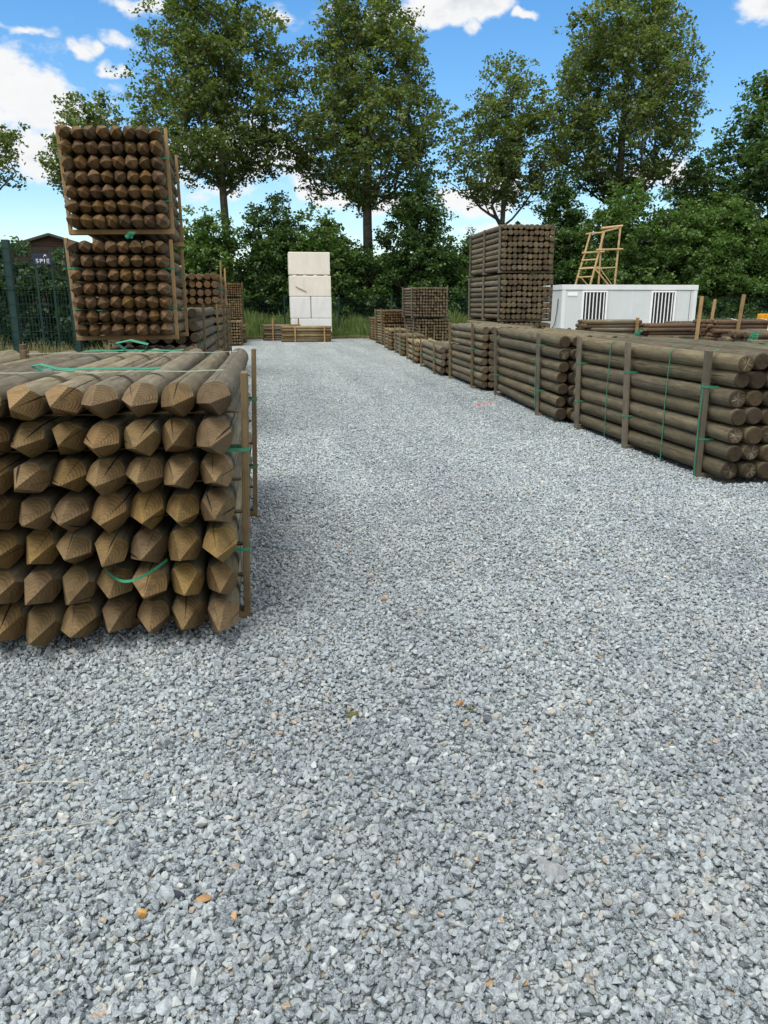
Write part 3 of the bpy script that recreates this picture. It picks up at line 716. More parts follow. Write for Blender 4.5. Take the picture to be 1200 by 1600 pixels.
pole_pile('grey poles stacked under the small stack at the right edge', 7.0, 10.4, 2.2, 0, 8, 5, 0.045, 'post_grey', [], 87, strap=False, kind='flat')
pole_pile('low stack of long tan poles with two stakes in front of the white blocks', 0.78, 32.2, 1.95, 0, 9, 6, 0.055, 'post_tan', [(0.25, 0.02, 0), (0.86, 0.02, 0)], 88, strap=False, kind='flat', group='low pole stacks at the lane end')
pole_pile('low stack of brown poles half behind the tan one, left of the white blocks', 0.02, 33.6, 1.5, 0, 9, 6, 0.058, 'post_grey', [(0.25, 0.30, 0), (0.97, 0.28, 0)], 89, strap=False, kind='flat', group='low pole stacks at the lane end')

# --- concrete block stack --------------------------------------------------------
def block(lo, hi, mat, label, grp='white concrete blocks stacked at the lane end', knobs=False, name='concrete_block'):
    root = empty(name, ((lo[0] + hi[0]) / 2, (lo[1] + hi[1]) / 2, lo[2]), 0, label, 'concrete block', grp)
    w, d, h = (hi[i] - lo[i] for i in range(3))
    box_obj('block_body', (-w / 2, -d / 2, 0), (w / 2, d / 2, h), mat, root, 0.03)
    if knobs:
        for k in range(4):
            bm = bmesh.new(); bmesh.ops.create_cone(bm, segments=16, radius1=0.11, radius2=0.075, depth=0.07, cap_ends=True)
            for f in bm.faces: f.smooth = False
            obj('stacking_knob', bm_mesh('stacking_knob', bm, mat), root, (-w / 2 + w * (k + 0.5) / 4, -d / 2 + 0.115, h + 0.030))
    return root
BY = 34.3; bh = 0.905
bx0 = 1.18; bw = 1.77
block((bx0 + .02, BY, 0), (bx0 + bw, BY + 0.9, bh - .006), M['concrete_white'], 'bottom white concrete block, partly behind the low pole stacks')
block((bx0, BY, bh), (bx0 + bw / 2 - .012, BY + 0.9, 2 * bh - .006), M['concrete_white'], 'left one of the pair of square white blocks in the second layer')
block((bx0 + bw / 2 + .012, BY, bh), (bx0 + bw, BY + 0.9, 2 * bh - .006), M['concrete_white'], 'right one of the pair of square white blocks in the second layer')
b3 = block((bx0 - .01, BY, 2 * bh), (bx0 + bw - .01, BY + 0.9, 3 * bh - .05), M['concrete'], 'cream concrete block with a brown curved scrape, second from the top', knobs=True)
pts = [(-0.62 + 0.45 * u, -0.462, 0.42 - 0.22 * u ** 0.8) for u in [i / 8 for i in range(9)]]
obj('scrape_mark', ribbon_mesh(pts, 0.05, (0.3, 0, 1), M['stain'], 'scrape_mark', 0.008), b3)
block((bx0 - .02, BY, 3 * bh - .012), (bx0 + bw - .04, BY + 0.9, 4 * bh), M['concrete'], 'topmost cream concrete block')

# --- site cabin ------------------------------------------------------------------
def cabin():
    Lc, Dc, Hc = 5.72, 2.4, 2.25
    root = empty('site_cabin', (11.93, 30.6, 0), R(-1.5), 'light grey flat roofed site cabin with two barred windows', 'cabin')
    bm = bmesh.new(); add_box(bm, (Lc / 2, Dc / 2, (0.1 + Hc - 0.22) / 2 + 0.0), (Lc, Dc, Hc - 0.22 - 0.1))
    obj('wall', bm_mesh('wall', bm, M['cabin']), root)
    box_obj('roof', (-0.03, -0.03, Hc - 0.20), (Lc + 0.03, Dc + 0.03, Hc), M['cabin_trim'], root, 0.012)
    box_obj('floor_frame', (-0.02, -0.02, 0.0), (Lc + 0.02, Dc + 0.02, 0.12), M['cabin_trim'], root, 0.01)
    for x in (0.0, Lc - 0.13):
        box_obj('corner_post', (x - 0.012, -0.015, 0.122), (x + 0.142, 0.12, Hc - 0.203), M['cabin_trim'], root, 0.008)
    for x in (1.0, 2.05, 2.95, 3.9, 4.95, 5.45):
        box_obj('panel_joint', (x - 0.012, -0.008, 0.125), (x + 0.012, 0.01, Hc - 0.205), M['cabin_trim'] if x != 5.45 else M['cable'], root) if x != 5.45 else box_obj('downpipe', (x - 0.008, -0.012, 0.125), (x + 0.002, 0.0, Hc - 0.205), M['cable'], root)
    for x0 in (0.88, 3.80):
        wz0, wz1, ww = 0.70, 1.96, 0.93
        bm = bmesh.new()
        for (lo, hi) in (((x0 - .06, wz0 - .06), (x0 + ww + .06, wz0)), ((x0 - .06, wz1), (x0 + ww + .06, wz1 + .05)), ((x0 - .06, wz0), (x0, wz1)), ((x0 + ww, wz0), (x0 + ww + .06, wz1))):
            add_box(bm, ((lo[0] + hi[0]) / 2, -0.03, (lo[1] + hi[1]) / 2), (hi[0] - lo[0], 0.09, hi[1] - lo[1]))
        wf = obj('window', bm_mesh('window', bm, M['white']), root)
        o = box_obj('pane', (x0, -0.012, wz0), (x0 + ww, -0.004, wz1), M['dark'], wf)
        for k in range(6):
            xb = x0 + ww * (k + 0.62) / 6.25 + 0.02
            box_obj('bar', (xb - 0.024, -0.062, wz0), (xb + 0.012, -0.035, wz1), M['white'], wf)
    box_obj('notice_plate', (0.2, -0.022, 1.82), (0.62, -0.010, 1.96), M['white'], root)
    V, Fq = tube_np([([Vector((-0.03, 0.4, 1.7)), Vector((-0.05, 0.42, 1.2)), Vector((-0.05, 0.6, 0.7)), Vector((-0.05, 1.0, 0.45)), Vector((-0.03, 1.4, 0.3))], [0.016] * 5)], 6)
    obj('cable', np_mesh('cable', V, Fq, M['cable'], smooth=True), root)
cabin()

# --- wooden high seat behind the cabin -----------------------------------------------
def high_seat():
    root = empty('high_seat', (14.95, 34.2, 0), 0, 'peeled pole hunting high seat with ladder standing behind the grey cabin', 'high seat')
    def pole(name, a, b, r):
        a, b = Vector(a), Vector(b); n_ = 5
        pts = [a.lerp(b, i / n_) + Vector((math.sin(i * 2.1 + a.x * 5) * .008, 0, 0)) for i in range(n_ + 1)]
        V, Fq = tube_np([(pts, [r * (1.05 - 0.15 * i / n_) for i in range(n_ + 1)])], 8)
        me = np_mesh(name, V, Fq, M['peeled'], smooth=True); return obj(name, me, root)
    H = 4.75; root.scale = (0.9, 1, 1)
    # two raked ladder rails, two upright rear legs
    for k, yy in enumerate((0.75, 0.0)):
        pole('ladder_rail', ((-0.95 if k else -1.45), yy, 0), ((0.18 if k else -0.18), yy, H - 0.12), 0.055)
    pole('leg', (0.42, 0.8, 0), (0.46, 0.8, H - 0.08), 0.052)
    pole('leg', (0.85, 0.0, 0), (0.98, 0.0, H + 0.02), 0.055)
    for i in range(9):
        z = 0.45 + i * 0.37; u = z / (H - 0.12)
        a = Vector((-1.45 + 1.27 * u - 0.05, 0.75, z)); b = Vector((-0.95 + 1.13 * u + 0.05, 0.0, z + 0.02))
        pole('rung', a, b, 0.035)
    pole('top_rail', (-0.42, 0.78, H - 0.20), (0.50, 0.78, H - 0.12), 0.042)
    pole('top_rail', (-0.02, -0.02, H - 0.02), (1.10, -0.02, H + 0.10), 0.05)
    pole('side_rail', (0.46, 0.85, H - 0.10), (1.02, -0.05, H + 0.03), 0.04)
    pole('hand_rail', (-0.60, 0.70, H - 1.02), (0.60, 0.72, H - 0.95), 0.042)
    pole('hand_rail', (-0.22, -0.06, H - 0.93), (1.18, -0.06, H - 0.88), 0.042)
    pole('seat_rail', (-0.20, 0.0, H - 1.72), (0.92, 0.0, H - 1.66), 0.03)
    pole('seat_rail', (-0.55, 0.76, H - 1.66), (0.45, 0.78, H - 1.62), 0.03)
    pole('brace', (-0.20, -0.05, H - 1.75), (0.92, -0.05, H - 2.75), 0.04)
    pole('brace', (-0.55, 0.82, H - 2.05), (0.44, 0.84, H - 2.9), 0.036)
    pole('brace', (0.48, 0.76, H - 1.7), (0.95, 0.02, H - 2.6), 0.02)
high_seat()

# --- yellow machine, only its boom end reaches into view --------------------------------
def machine():
    root = empty('yellow_machine', (10.35, 15.3, 0), 0, 'yellow handling machine boom lying on the pole piles at the right edge', 'machine')
    z = 1.02
    bm = bmesh.new()
    add_box(bm, (0.75, 0.0, z + 0.17), (0.95, 0.24, 0.16), Matrix.Rotation(R(-4), 3, 'Y'))
    add_box(bm, (1.55, 0.0, z + 0.42), (1.1, 0.30, 0.28), Matrix.Rotation(R(-22), 3, 'Y'))
    bmesh.ops.bevel(bm, geom=bm.edges[:], offset=0.02, segments=2, affect='EDGES')
    obj('boom', bm_mesh('boom', bm, M['yellow']), root)
    bm = bmesh.new()
    for yy in (-0.13, 0.13):
        add_box(bm, (0.18, yy, z + 0.17), (0.30, 0.04, 0.22)); add_box(bm, (0.02, yy, z + 0.10), (0.12, 0.04, 0.1))
    bmesh.ops.create_cone(bm, segments=14, radius1=0.06, radius2=0.06, depth=0.34, cap_ends=True, matrix=Matrix.Translation((0.25, 0, z + 0.19)) @ Matrix.Rotation(R(90), 4, 'X'))
    bmesh.ops.bevel(bm, geom=bm.edges[:], offset=0.008, segments=1, affect='EDGES')
    obj('bracket', bm_mesh('bracket', bm, M['yellow']), root)
    bm = bmesh.new(); add_box(bm, (2.3, 0.1, 0.85), (1.4, 1.0, 1.3)); bmesh.ops.bevel(bm, geom=bm.edges[:], offset=0.1, segments=2, affect='EDGES')
    obj('body', bm_mesh('body', bm, M['yellow']), root)
    for x in (1.9, 2.8):
        for yy in (-0.5, 0.7):
            bm = bmesh.new(); bmesh.ops.create_cone(bm, segments=20, radius1=0.4, radius2=0.4, depth=0.28, cap_ends=True, matrix=Matrix.Rotation(R(90), 4, 'X'))
            bmesh.ops.bevel(bm, geom=bm.edges[:], offset=0.03, segments=2, affect='EDGES')
            obj('wheel', bm_mesh('wheel', bm, M['rubber']), root, (x, yy, 0.4))
machine()

# --- fences ------------------------------------------------------------------------------
def fence(label, p0, p1, h, step, post_w, wire_gap, group=None, folds=(0.2, 0.95, 1.7), wr=0.0028, posts=True, post_at=None):
    p0, p1 = Vector(p0), Vector(p1); d = (p1 - p0); L = d.length; ang = math.atan2(d.y, d.x)
    root = empty('mesh_fence', (p0.x, p0.y, 0), ang, label, 'fence', group)
    n_ = int(round(L / step))
    xs_ = post_at or [i * L / n_ for i in range(n_ + 1)]
    for x in xs_:
        box_obj('post', (x - post_w / 2, -post_w / 2, 0), (x + post_w / 2, post_w / 2, h), M['green_metal'], root, post_w * 0.08)
    for a, b in zip(xs_, xs_[1:]):
        V, Q = [], []
        def bar(lo, hi):
            k = len(V)
            for z in (lo[2], hi[2]):
                V.extend([(lo[0], lo[1], z), (hi[0], lo[1], z), (hi[0], hi[1], z), (lo[0], hi[1], z)])
            Q.extend([(k, k + 1, k + 5, k + 4), (k + 1, k + 2, k + 6, k + 5), (k + 2, k + 3, k + 7, k + 6), (k + 3, k, k + 4, k + 7)])
        m_ = int((b - a) / wire_gap)
        yb = -post_w / 2 - 0.008
        for i in range(1, m_):
            x = a + (b - a) * i / m_
            bar((x - wr, yb - wr, 0.08), (x + wr, yb + wr, h - 0.1))
        zs_ = [0.1 + 0.2 * i for i in range(int((h - 0.15) / 0.2) + 1)]
        for f in folds: zs_ += [f, f + 0.05]
        for z in zs_:
            bar((a, yb - 3 * wr, z - wr), (b, yb - wr, z + wr))
        obj('mesh_panel', np_mesh('mesh_panel', V, Q, M['green_metal']), root)
    return root
fence('green welded mesh fence with a thick post, left of the leaning tower', (-11.3, 12.75), (-2.78, 12.75), 2.42, 2.5, 0.105, 0.05, post_at=[0.0, 2.52, 5.04, 7.57, 8.45])
fence('distant green mesh fence in the tall grass behind the white blocks', (-9.0, 36.9), (13.5, 36.9), 1.9, 2.5, 0.07, 0.10)
fence('green mesh fence in front of the trees behind the cabin', (16.0, 36.4), (33.5, 36.0), 1.9, 2.5, 0.07, 0.10)
fence('second green mesh fence seen through the near left one', (-12.6, 17.6), (-3.2, 17.2), 1.75, 2.5, 0.05, 0.06, wr=0.0025)

# --- barn and sign beyond the left fence --------------------------------------------------
def barn():
    root = empty('barn', (-11.1, 46.0, 0), 0, 'dark red brown boarded barn gable beyond the green fence at left', 'barn')
    bm = bmesh.new()
    hw, eave, ridge, dp = 6.0, 3.2, 5.0, 14.0
    pr = [(-hw, 0), (hw, 0), (hw, eave), (0.0, ridge), (-hw, eave)]
    a = [bm.verts.new((x, 0, z)) for x, z in pr]; b = [bm.verts.new((x, dp, z)) for x, z in pr]
    bm.faces.new(a); bm.faces.new(b[::-1])
    for k in (0, 1, 4): bm.faces.new((a[k], b[k], b[(k + 1) % 5], a[(k + 1) % 5]))
    bmesh.ops.recalc_face_normals(bm, faces=bm.faces[:])
    obj('wall', bm_mesh('wall', bm, M['barn']), root)
    bm = bmesh.new()
    for s in (-1, 1):
        L_ = math.hypot(hw + 0.5, (ridge - eave) * (hw + 0.5) / hw); an = math.atan2(ridge - eave, hw)
        cx = s * (hw + 0.5) / 2; cz = ridge - (ridge - eave) * 0.5 * (hw + 0.5) / hw + 0.09
        add_box(bm, (cx, dp / 2 - 0.1, cz), (L_, dp + 0.9, 0.12), Matrix.Rotation(s * an, 3, 'Y'))
    obj('roof', bm_mesh('roof', bm, M['roof']), root)
barn()

def sign():
    root = empty('company_sign', (-4.72, 18.6, 0), 0, 'dark blue sign board with white lettering seen through the left fence', 'sign')
    box_obj('board', (-0.20, -0.012, 2.33), (0.20, 0.012, 2.57), M['sign_blue'], root)
    for x in (-0.17, 0.17):
        box_obj('post', (x - 0.02, 0.015, 0), (x + 0.02, 0.055, 2.55), M['green_metal'], root)
    cu = bpy.data.curves.new('lettering', 'FONT'); cu.body = 'SPIE'; cu.size = 0.125; cu.extrude = 0.004; cu.align_x = 'CENTER'; cu.space_character = 1.22; cu.offset = 0.0012
    tmp = bpy.data.objects.new('lettering', cu); COL.objects.link(tmp)
    bpy.context.view_layer.update()
    me = bpy.data.meshes.new_from_object(tmp.evaluated_get(bpy.context.evaluated_depsgraph_get()))
    bpy.data.objects.remove(tmp)
    me.materials.clear(); me.materials.append(M['sign_white'])
    o = obj('lettering', me, root, (0.0, -0.020, 2.365), (R(90), 0, 0)); o.scale = (1.15, 1, 1)
    pts = [(0.03, -0.018, 2.49), (0.05, -0.018, 2.535), (0.08, -0.018, 2.53), (0.10, -0.018, 2.49)]
    obj('emblem', ribbon_mesh(pts, 0.022, (0, 0, 1), M['sign_white'], 'emblem', 0.004), root)
    box_obj('emblem', (0.055, -0.022, 2.487), (0.073, -0.016, 2.505), M['sign_red'], root)
sign()

# ------------------------------------------------------------------ vegetation
def tree(name, label, base, H, prof, trunk_top, n_cl, per, crad, leaf, mat, seed, tr=0.28, cat='tree', group=None, spread=1.0, lean=(0, 0), gap=0.0, first=0.2, flat=0.75, sx=1.0, sy=1.0, holes=3.6):
    """prof: list of (height fraction, crown radius). limbs are grown from the trunk to leaf clusters inside that envelope"""
    q = random.Random(seed); g = np.random.default_rng(seed)
    root = empty(name, base, 0, label, cat, group)
    hs = [a for a, _ in prof]; rs_ = [b for _, b in prof]
    cl = []
    tries = 0
    while len(cl) < n_cl and tries < n_cl * 60:
        tries += 1
        u = q.uniform(hs[0], hs[-1]); rmax = float(np.interp(u, hs, rs_)); a = q.uniform(0, 6.283)
        if q.random() > (rmax / max(rs_)) ** 1.3: continue
        rr_ = rmax * (q.random() ** 0.55)
        bump_ = 0.94 + 0.24 * noise.noise(Vector((math.cos(a) * 1.7 + seed, math.sin(a) * 1.7, u * 7)))
        p = Vector((lean[0] * u * H + math.cos(a) * rr_ * bump_ * sx, lean[1] * u * H + math.sin(a) * rr_ * bump_ * sy, u * H))
        if noise.noise(Vector((p.x, p.y, p.z)) * (holes * (1 + 0 * seed) / max(rs_)) + Vector((seed * 3.3, 0, 0))) < -0.045 + gap: continue
        cl.append(p)
    # trunk
    nodes = []; parent = []; path = []
    nt = 12
    for i in range(nt + 1):
        u = i / nt * trunk_top
        nodes.append(Vector((lean[0] * u * H + 0.25 * tr * math.sin(u * 9 + seed), lean[1] * u * H + 0.25 * tr * math.cos(u * 7 + seed), u * H)))
        parent.append(i - 1)
    order = sorted(range(len(cl)), key=lambda i: (cl[i] - Vector((0, 0, first * H))).length)
    arr = [tuple(v) for v in nodes]
    endn = []
    for ci_ in order:
        c = cl[ci_]; A_ = np.array(arr)
        d = np.linalg.norm(A_ - np.array(c), axis=1)
        pen = np.maximum(0, A_[:, 2] - (c.z - 0.85 * np.hypot(A_[:, 0] - c.x, A_[:, 1] - c.y))) * 2.6 + np.maximum(0, first * H * 0.9 - A_[:, 2]) * 3
        j = int(np.argmin(d + pen))
        s = Vector(arr[j]); m_ = max(2, int((c - s).length / 0.8) + 1); pj = j
        for k in range(1, m_ + 1):
            u = k / m_; pt = s.lerp(c, u); pt.z -= 0.10 * (c - s).length * math.sin(math.pi * u) * 0.8
            pt += Vector((q.uniform(-1, 1), q.uniform(-1, 1), q.uniform(-1, 1))) * 0.06 * (1 if k < m_ else 0)
            nodes.append(pt); arr.append(tuple(pt)); parent.append(pj); pj = len(nodes) - 1
        endn.append(pj)
    cnt = [0.0] * len(nodes)
    for e in endn:
        k = e
        while k >= 0: cnt[k] += 1; k = parent[k]
    mx = max(cnt)
    rad = [max(0.011, 0.62 * tr * (c / mx) ** 0.5) for c in cnt]
    for i in range(nt + 1):
        u = i / nt; rad[i] = max(rad[i], tr * (1.0 - 0.62 * u)) * (1 + 0.5 * max(0, 0.12 - u) / 0.12)
    segs = [([nodes[i] for i in range(nt + 1)], [rad[i] for i in range(nt + 1)])]
    Vt, Qt = tube_np(segs, 10)
    obj('trunk', np_mesh('trunk', Vt, Qt, M['bark'], smooth=True), root)
    segs = []
    for i in range(nt + 1, len(nodes)):
        pr_ = parent[i]; segs.append(([nodes[pr_], nodes[i]], [min(rad[pr_], rad[i] * 1.35), rad[i]]))
    Vb, Qb = tube_np(segs, 4)
    obj('limbs', np_mesh('limbs', Vb, Qb, M['bark'], smooth=True), root)
    # leaves
    C = np.array([tuple(c) for c in cl]); nC = len(C)
    sub = 5      # sprays inside a cluster
    cen = np.repeat(C, sub, 0) + g.normal(0, 1, (nC * sub, 3)) * np.array([crad, crad, crad * flat]) * 0.75
    npers = max(1, per // sub)
    cc = np.repeat(cen, npers, 0); n2 = len(cc)
    pos = cc + g.normal(0, 1, (n2, 3)) * np.array([crad, crad, crad * 0.6]) * 0.36
    tc_ = np.repeat(g.uniform(-0.18, 0.18, nC * sub), npers)
    # leaf frame
    nrm = g.normal(0, 1, (n2, 3)); nrm[:, 2] = np.abs(nrm[:, 2]) + 0.5; nrm /= np.linalg.norm(nrm, axis=1)[:, None]
    t1 = np.cross(nrm, g.normal(0, 1, (n2, 3))); t1 /= np.linalg.norm(t1, axis=1)[:, None]; t2 = np.cross(nrm, t1)
    s = leaf * g.uniform(0.65, 1.35, n2)[:, None]
    v0 = pos - t1 * s * 0.55; v1 = pos + t2 * s * 0.42 + nrm * s * 0.12; v2 = pos + t1 * s * 0.62; v3 = pos - t2 * s * 0.42 + nrm * s * 0.12
    V = np.stack([v0, v1, v2, v3], 1).reshape(-1, 3)
    Fc = np.arange(n2 * 4).reshape(-1, 4)
    tint = np.clip(0.38 + tc_ + g.normal(0, 0.16, n2) + 0.12 * (pos[:, 2] / H - 0.5), 0, 1)
    obj('crown', np_mesh('crown', V, Fc, M[mat], {'tint': np.repeat(tint, 4)}), root)
    return root

PL = 'row of tall plane trees beyond the yard'
TY = 43.0
prof_a = [(0.45, 1.4), (0.50, 3.4), (0.55, 4.7), (0.7, 4.3), (0.85, 3.6), (0.97, 2.4), (1.06, 0.9)]
tree('plane_tree', 'dense tall plane tree rising just right of the leaning tower of posts', (-1.7, TY, 0), 16.6, prof_a, 0.82, 640, 70, 0.42, 0.15, 'leaf_plane', 101, 0.28, group=PL, first=0.46)
prof_b = [(0.40, 1.8), (0.46, 3.9), (0.52, 4.6), (0.65, 4.4), (0.8, 3.7), (0.93, 2.6), (1.02, 0.8)]
tree('plane_tree', 'tall plane tree with a pale bare trunk rising behind the white blocks', (5.75, TY, 0), 16.6, prof_b, 0.80, 620, 70, 0.42, 0.15, 'leaf_plane', 102, 0.33, group=PL, first=0.42, sx=0.98)
prof_c = [(0.48, 1.2), (0.54, 2.9), (0.60, 3.6), (0.75, 3.3), (0.88, 2.5), (1.0, 1.0)]
tree('plane_tree', 'smaller loose plane tree behind the tall right tower of posts', (13.1, TY, 0), 13.6, prof_c, 0.7, 280, 65, 0.40, 0.15, 'leaf_plane', 103, 0.22, group=PL, first=0.42, gap=0.06)
prof_d = [(0.44, 1.8), (0.50, 4.0), (0.58, 4.9), (0.70, 4.7), (0.82, 4.2), (0.93, 3.3), (1.04, 1.8)]
tree('plane_tree', 'tall wide plane tree above the high seat, on the right', (19.6, TY, 0), 16.9, prof_d, 0.72, 660, 70, 0.42, 0.15, 'leaf_plane', 104, 0.36, group=PL, first=0.40, sx=0.95)
prof_g = [(0.56, 1.4), (0.62, 3.2), (0.72, 3.9), (0.85, 3.5), (0.95, 2.2), (1.02, 0.8)]
prof_e = [(0.30, 1.6), (0.45, 3.6), (0.6, 4.2), (0.8, 3.8), (0.95, 2.2), (1.02, 0.8)]
tree('plane_tree', 'plane tree crown showing just above the leaning tower at left', (-8.1, TY + 3, 0), 11.9, [(a, b * 0.88) for a, b in prof_g], 0.75, 170, 75, 0.40, 0.16, 'leaf_plane', 105, 0.25, group=PL, first=0.5, gap=0.03)
tree('plane_tree', 'plane tree whose branches just enter the left picture edge', (-15.0, TY, 0), 11.9, prof_g, 0.75, 170, 75, 0.40, 0.16, 'leaf_plane', 106, 0.25, group=PL, first=0.5, gap=0.03)
prof_f = [(0.08, 2.6), (0.3, 3.6), (0.55, 4.0), (0.8, 3.4), (0.95, 2.0), (1.02, 0.6)]
tree('broadleaf_tree', 'dark dense broadleaf tree at the right picture edge', (28.3, TY - 1, 0), 13.9, prof_f, 0.8, 420, 100, 0.50, 0.19, 'leaf_dark', 107, 0.3, first=0.2, group='bushy trees behind the yard')
# undergrowth and bushy trees: (x, y, H, radius, material, label)
prof_bush = [(0.02, 0.80), (0.2, 1.0), (0.5, 1.0), (0.75, 0.82), (0.93, 0.5), (1.03, 0.2)]
prof_col = [(0.02, 0.9), (0.3, 1.0), (0.55, 0.9), (0.8, 0.6), (1.0, 0.2)]
bush = [
    (-2.5, 40.2, 5.6, 1.9, 'leaf_mid', 'bright green bushy tree at the foot of the left plane tree', prof_bush),
    (0.7, 41.0, 6.4, 1.8, 'leaf_dark', 'dark green bushy tree left of the white blocks, taller of its pair', prof_bush),
    (2.9, 40.6, 5.6, 1.8, 'leaf_mid', 'mid green bushy tree directly behind the white blocks', prof_bush),
    (5.4, 41.2, 4.2, 1.9, 'leaf_dark', 'low dark shrub at the foot of the pale bare trunk', prof_bush),
    (8.0, 41.0, 7.9, 2.0, 'leaf_dark', 'slim dark tree rising right of the pale trunk', prof_col),
    (10.3, 41.0, 4.9, 1.7, 'leaf_dark', 'low dark shrub between the slim dark tree and the right tower', prof_bush),
    (13.0, 41.4, 5.0, 2.2, 'leaf_dark', 'dark shrub behind the tall right tower', prof_bush),
    (15.9, 41.4, 8.2, 1.8, 'leaf_dark', 'loose dark tree just right of the tall right tower', prof_col),
    (18.3, 39.6, 6.9, 2.3, 'leaf_mid', 'rounded bright green tree behind the high seat', prof_bush),
    (21.2, 39.6, 6.5, 2.5, 'leaf_mid', 'rounded green tree right of the high seat', prof_bush),
    (24.2, 39.4, 6.4, 2.5, 'leaf_mid', 'broad green bush behind the right end of the cabin', prof_bush),
    (24.0, 42.6, 9.0, 2.6, 'leaf_dark', 'tall dark tree between the wide plane tree and the edge tree', prof_col),
    (27.6, 39.0, 6.0, 2.6, 'leaf_mid', 'broad green bush above the tall stakes at right', prof_bush),
    (31.0, 39.0, 7.0, 2.8, 'leaf_dark', 'dark green bush at the right picture edge', prof_bush),
    (-5.2, 41.5, 5.2, 2.4, 'leaf_mid', 'green bush behind the leaning tower of posts', prof_bush),
    (-3.6, 46.0, 4.4, 2.4, 'leaf_dark', 'low dark bush behind the left row of bundles', prof_bush),
]
for k, (x, y, H_, r_, m_, lab, pf) in enumerate(bush):
    tree('bushy_tree', lab, (x, y, 0), H_, [(a, b * r_) for a, b in pf], 0.7, int(26 * r_ * H_ / 2.0), 140, 0.42, 0.135, m_, 200 + k, 0.12, group='bushy trees behind the yard', first=0.12, holes=2.6, gap=-0.05)
# dark wood that closes the view behind
def wood():
    g = np.random.default_rng(9); n_ = 60000
    x = g.uniform(-6, 40, n_); y = g.uniform(45.5, 49.5, n_)
    top = 4.2 + 0.9 * np.sin(x * 0.5) + 0.7 * np.sin(x * 1.7 + 1) + 1.1 * np.clip((x - 14) / 8, 0, 1.6)
    z = g.uniform(0, 1, n_) ** 0.85 * top
    pos = np.stack([x, y, z], 1) + g.normal(0, 0.15, (n_, 3))
    nrm = g.normal(0, 1, (n_, 3)); nrm /= np.linalg.norm(nrm, axis=1)[:, None]
    t1 = np.cross(nrm, g.normal(0, 1, (n_, 3))); t1 /= np.linalg.norm(t1, axis=1)[:, None]; t2 = np.cross(nrm, t1)
    s = 0.30 * g.uniform(0.7, 1.3, n_)[:, None]
    V = np.stack([pos - t1 * s * .55, pos + t2 * s * .42, pos + t1 * s * .6, pos - t2 * s * .42], 1).reshape(-1, 3)
    o = obj('woodland', np_mesh('woodland', V, np.arange(n_ * 4).reshape(-1, 4), M['leaf_hedge'], {'tint': np.repeat(np.clip(g.normal(0.3, .15, n_), 0, 1), 4)}))
    tag(o, 'dark undergrowth of the wood closing the view behind the trees', 'woodland', kind='stuff')
wood()
hprof = [(0.02, 1.0), (0.4, 1.05), (0.8, 0.95), (0.95, 0.7), (1.05, 0.3)]
for k, (x, lab) in enumerate(((-7.9, 'dark hedge shrub at the left picture edge behind the fences'), (-6.1, 'dark hedge shrub behind the sign board'), (-4.3, 'dark hedge shrub just left of the leaning tower'), (-9.8, 'dark hedge shrub left of the picture edge shrub'))):
    tree('hedge_shrub', lab, (x, 20.6, 0), 2.68 + 0.08 * math.sin(k * 2.0), [(a, b * 1.15) for a, b in hprof], 0.6, 170, 110, 0.22, 0.085, 'leaf_hedge', 300 + k, 0.06, 'shrub', 'hedge behind the left fences', first=0.1, gap=-0.2, sy=0.6)

def grass(name, label, x0, x1, y0, y1, n_, hmin, hmax, w, mat, seed, edge=0.0):
    g = np.random.default_rng(seed)
    x = g.uniform(x0, x1, n_); y = g.uniform(y0, y1, n_)
    clump = np.array([0.5 + 0.9 * noise.noise(Vector((a * 0.9, b * 0.9, seed))) for a, b in zip(x, y)])
    h = (hmin + (hmax - hmin) * np.clip(clump, 0, 1)) * g.uniform(0.6, 1.15, n_)
    if edge: h *= np.clip(0.25 + (y - y0) / edge, 0.25, 1)
    a = g.uniform(0, 6.283, n_); dx, dy = np.cos(a) * w * g.uniform(.6, 1.3, n_), np.sin(a) * w
    lx, ly = g.normal(0, 0.16, n_) * h, g.normal(0, 0.16, n_) * h
    z0 = np.full(n_, -0.01)
    V = np.stack([np.stack([x - dx, y - dy, z0], 1), np.stack([x + dx, y + dy, z0], 1),
                  np.stack([x + dx * .7 + lx * .4, y + dy * .7 + ly * .4, h * .6], 1), np.stack([x - dx * .2 + lx, y - dy * .2 + ly, h], 1)], 1).reshape(-1, 3)
    tb = np.clip(g.normal(0.4, .22, n_), 0, 1)
    tint = np.stack([tb * .5, tb * .5, tb, np.clip(tb + .3, 0, 1)], 1).ravel()
    o = obj(name, np_mesh(name, V, np.arange(n_ * 4).reshape(-1, 4), M[mat], {'tint': tint}))
    tag(o, label, 'grass', kind='stuff')
grass('tall_grass', 'tall green meadow grass between the gravel and the trees', -6, 34, 35.9, 40.5, 60000, 0.5, 1.25, 0.018, 'grass', 1, 2.0)
grass('short_grass', 'short dry grass fringe along the far gravel edge', -6, 34, 35.2, 36.6, 26000, 0.05, 0.20, 0.02, 'grass_dry', 2)
grass('dry_grass', 'dry straw coloured grass behind the left mesh fence', -11, -2.4, 12.9, 19.5, 30000, 0.25, 0.75, 0.010, 'grass_dry', 3)

# ------------------------------------------------------------------ small things on the gravel
def dead_leaf(loc, s, rz, label):
    bm = bmesh.new(); pts = []
    for i in range(20):
        a = 2 * math.pi * i / 20; rr_ = s * (0.62 + 0.38 * abs(math.cos(a * 2.5)))
        pts.append(bm.verts.new((math.cos(a) * rr_, math.sin(a) * rr_, 0.006 * math.sin(a * 3) + 0.004 * math.cos(a * 5))))
    c = bm.verts.new((0, 0, -0.002))
    for i in range(20): bm.faces.new((c, pts[i], pts[(i + 1) % 20]))
    o = obj('dead_leaf', bm_mesh('dead_leaf', bm, M['dry_leaf']), None, loc, (0.1, -0.12, rz)); tag(o, label, 'leaf')

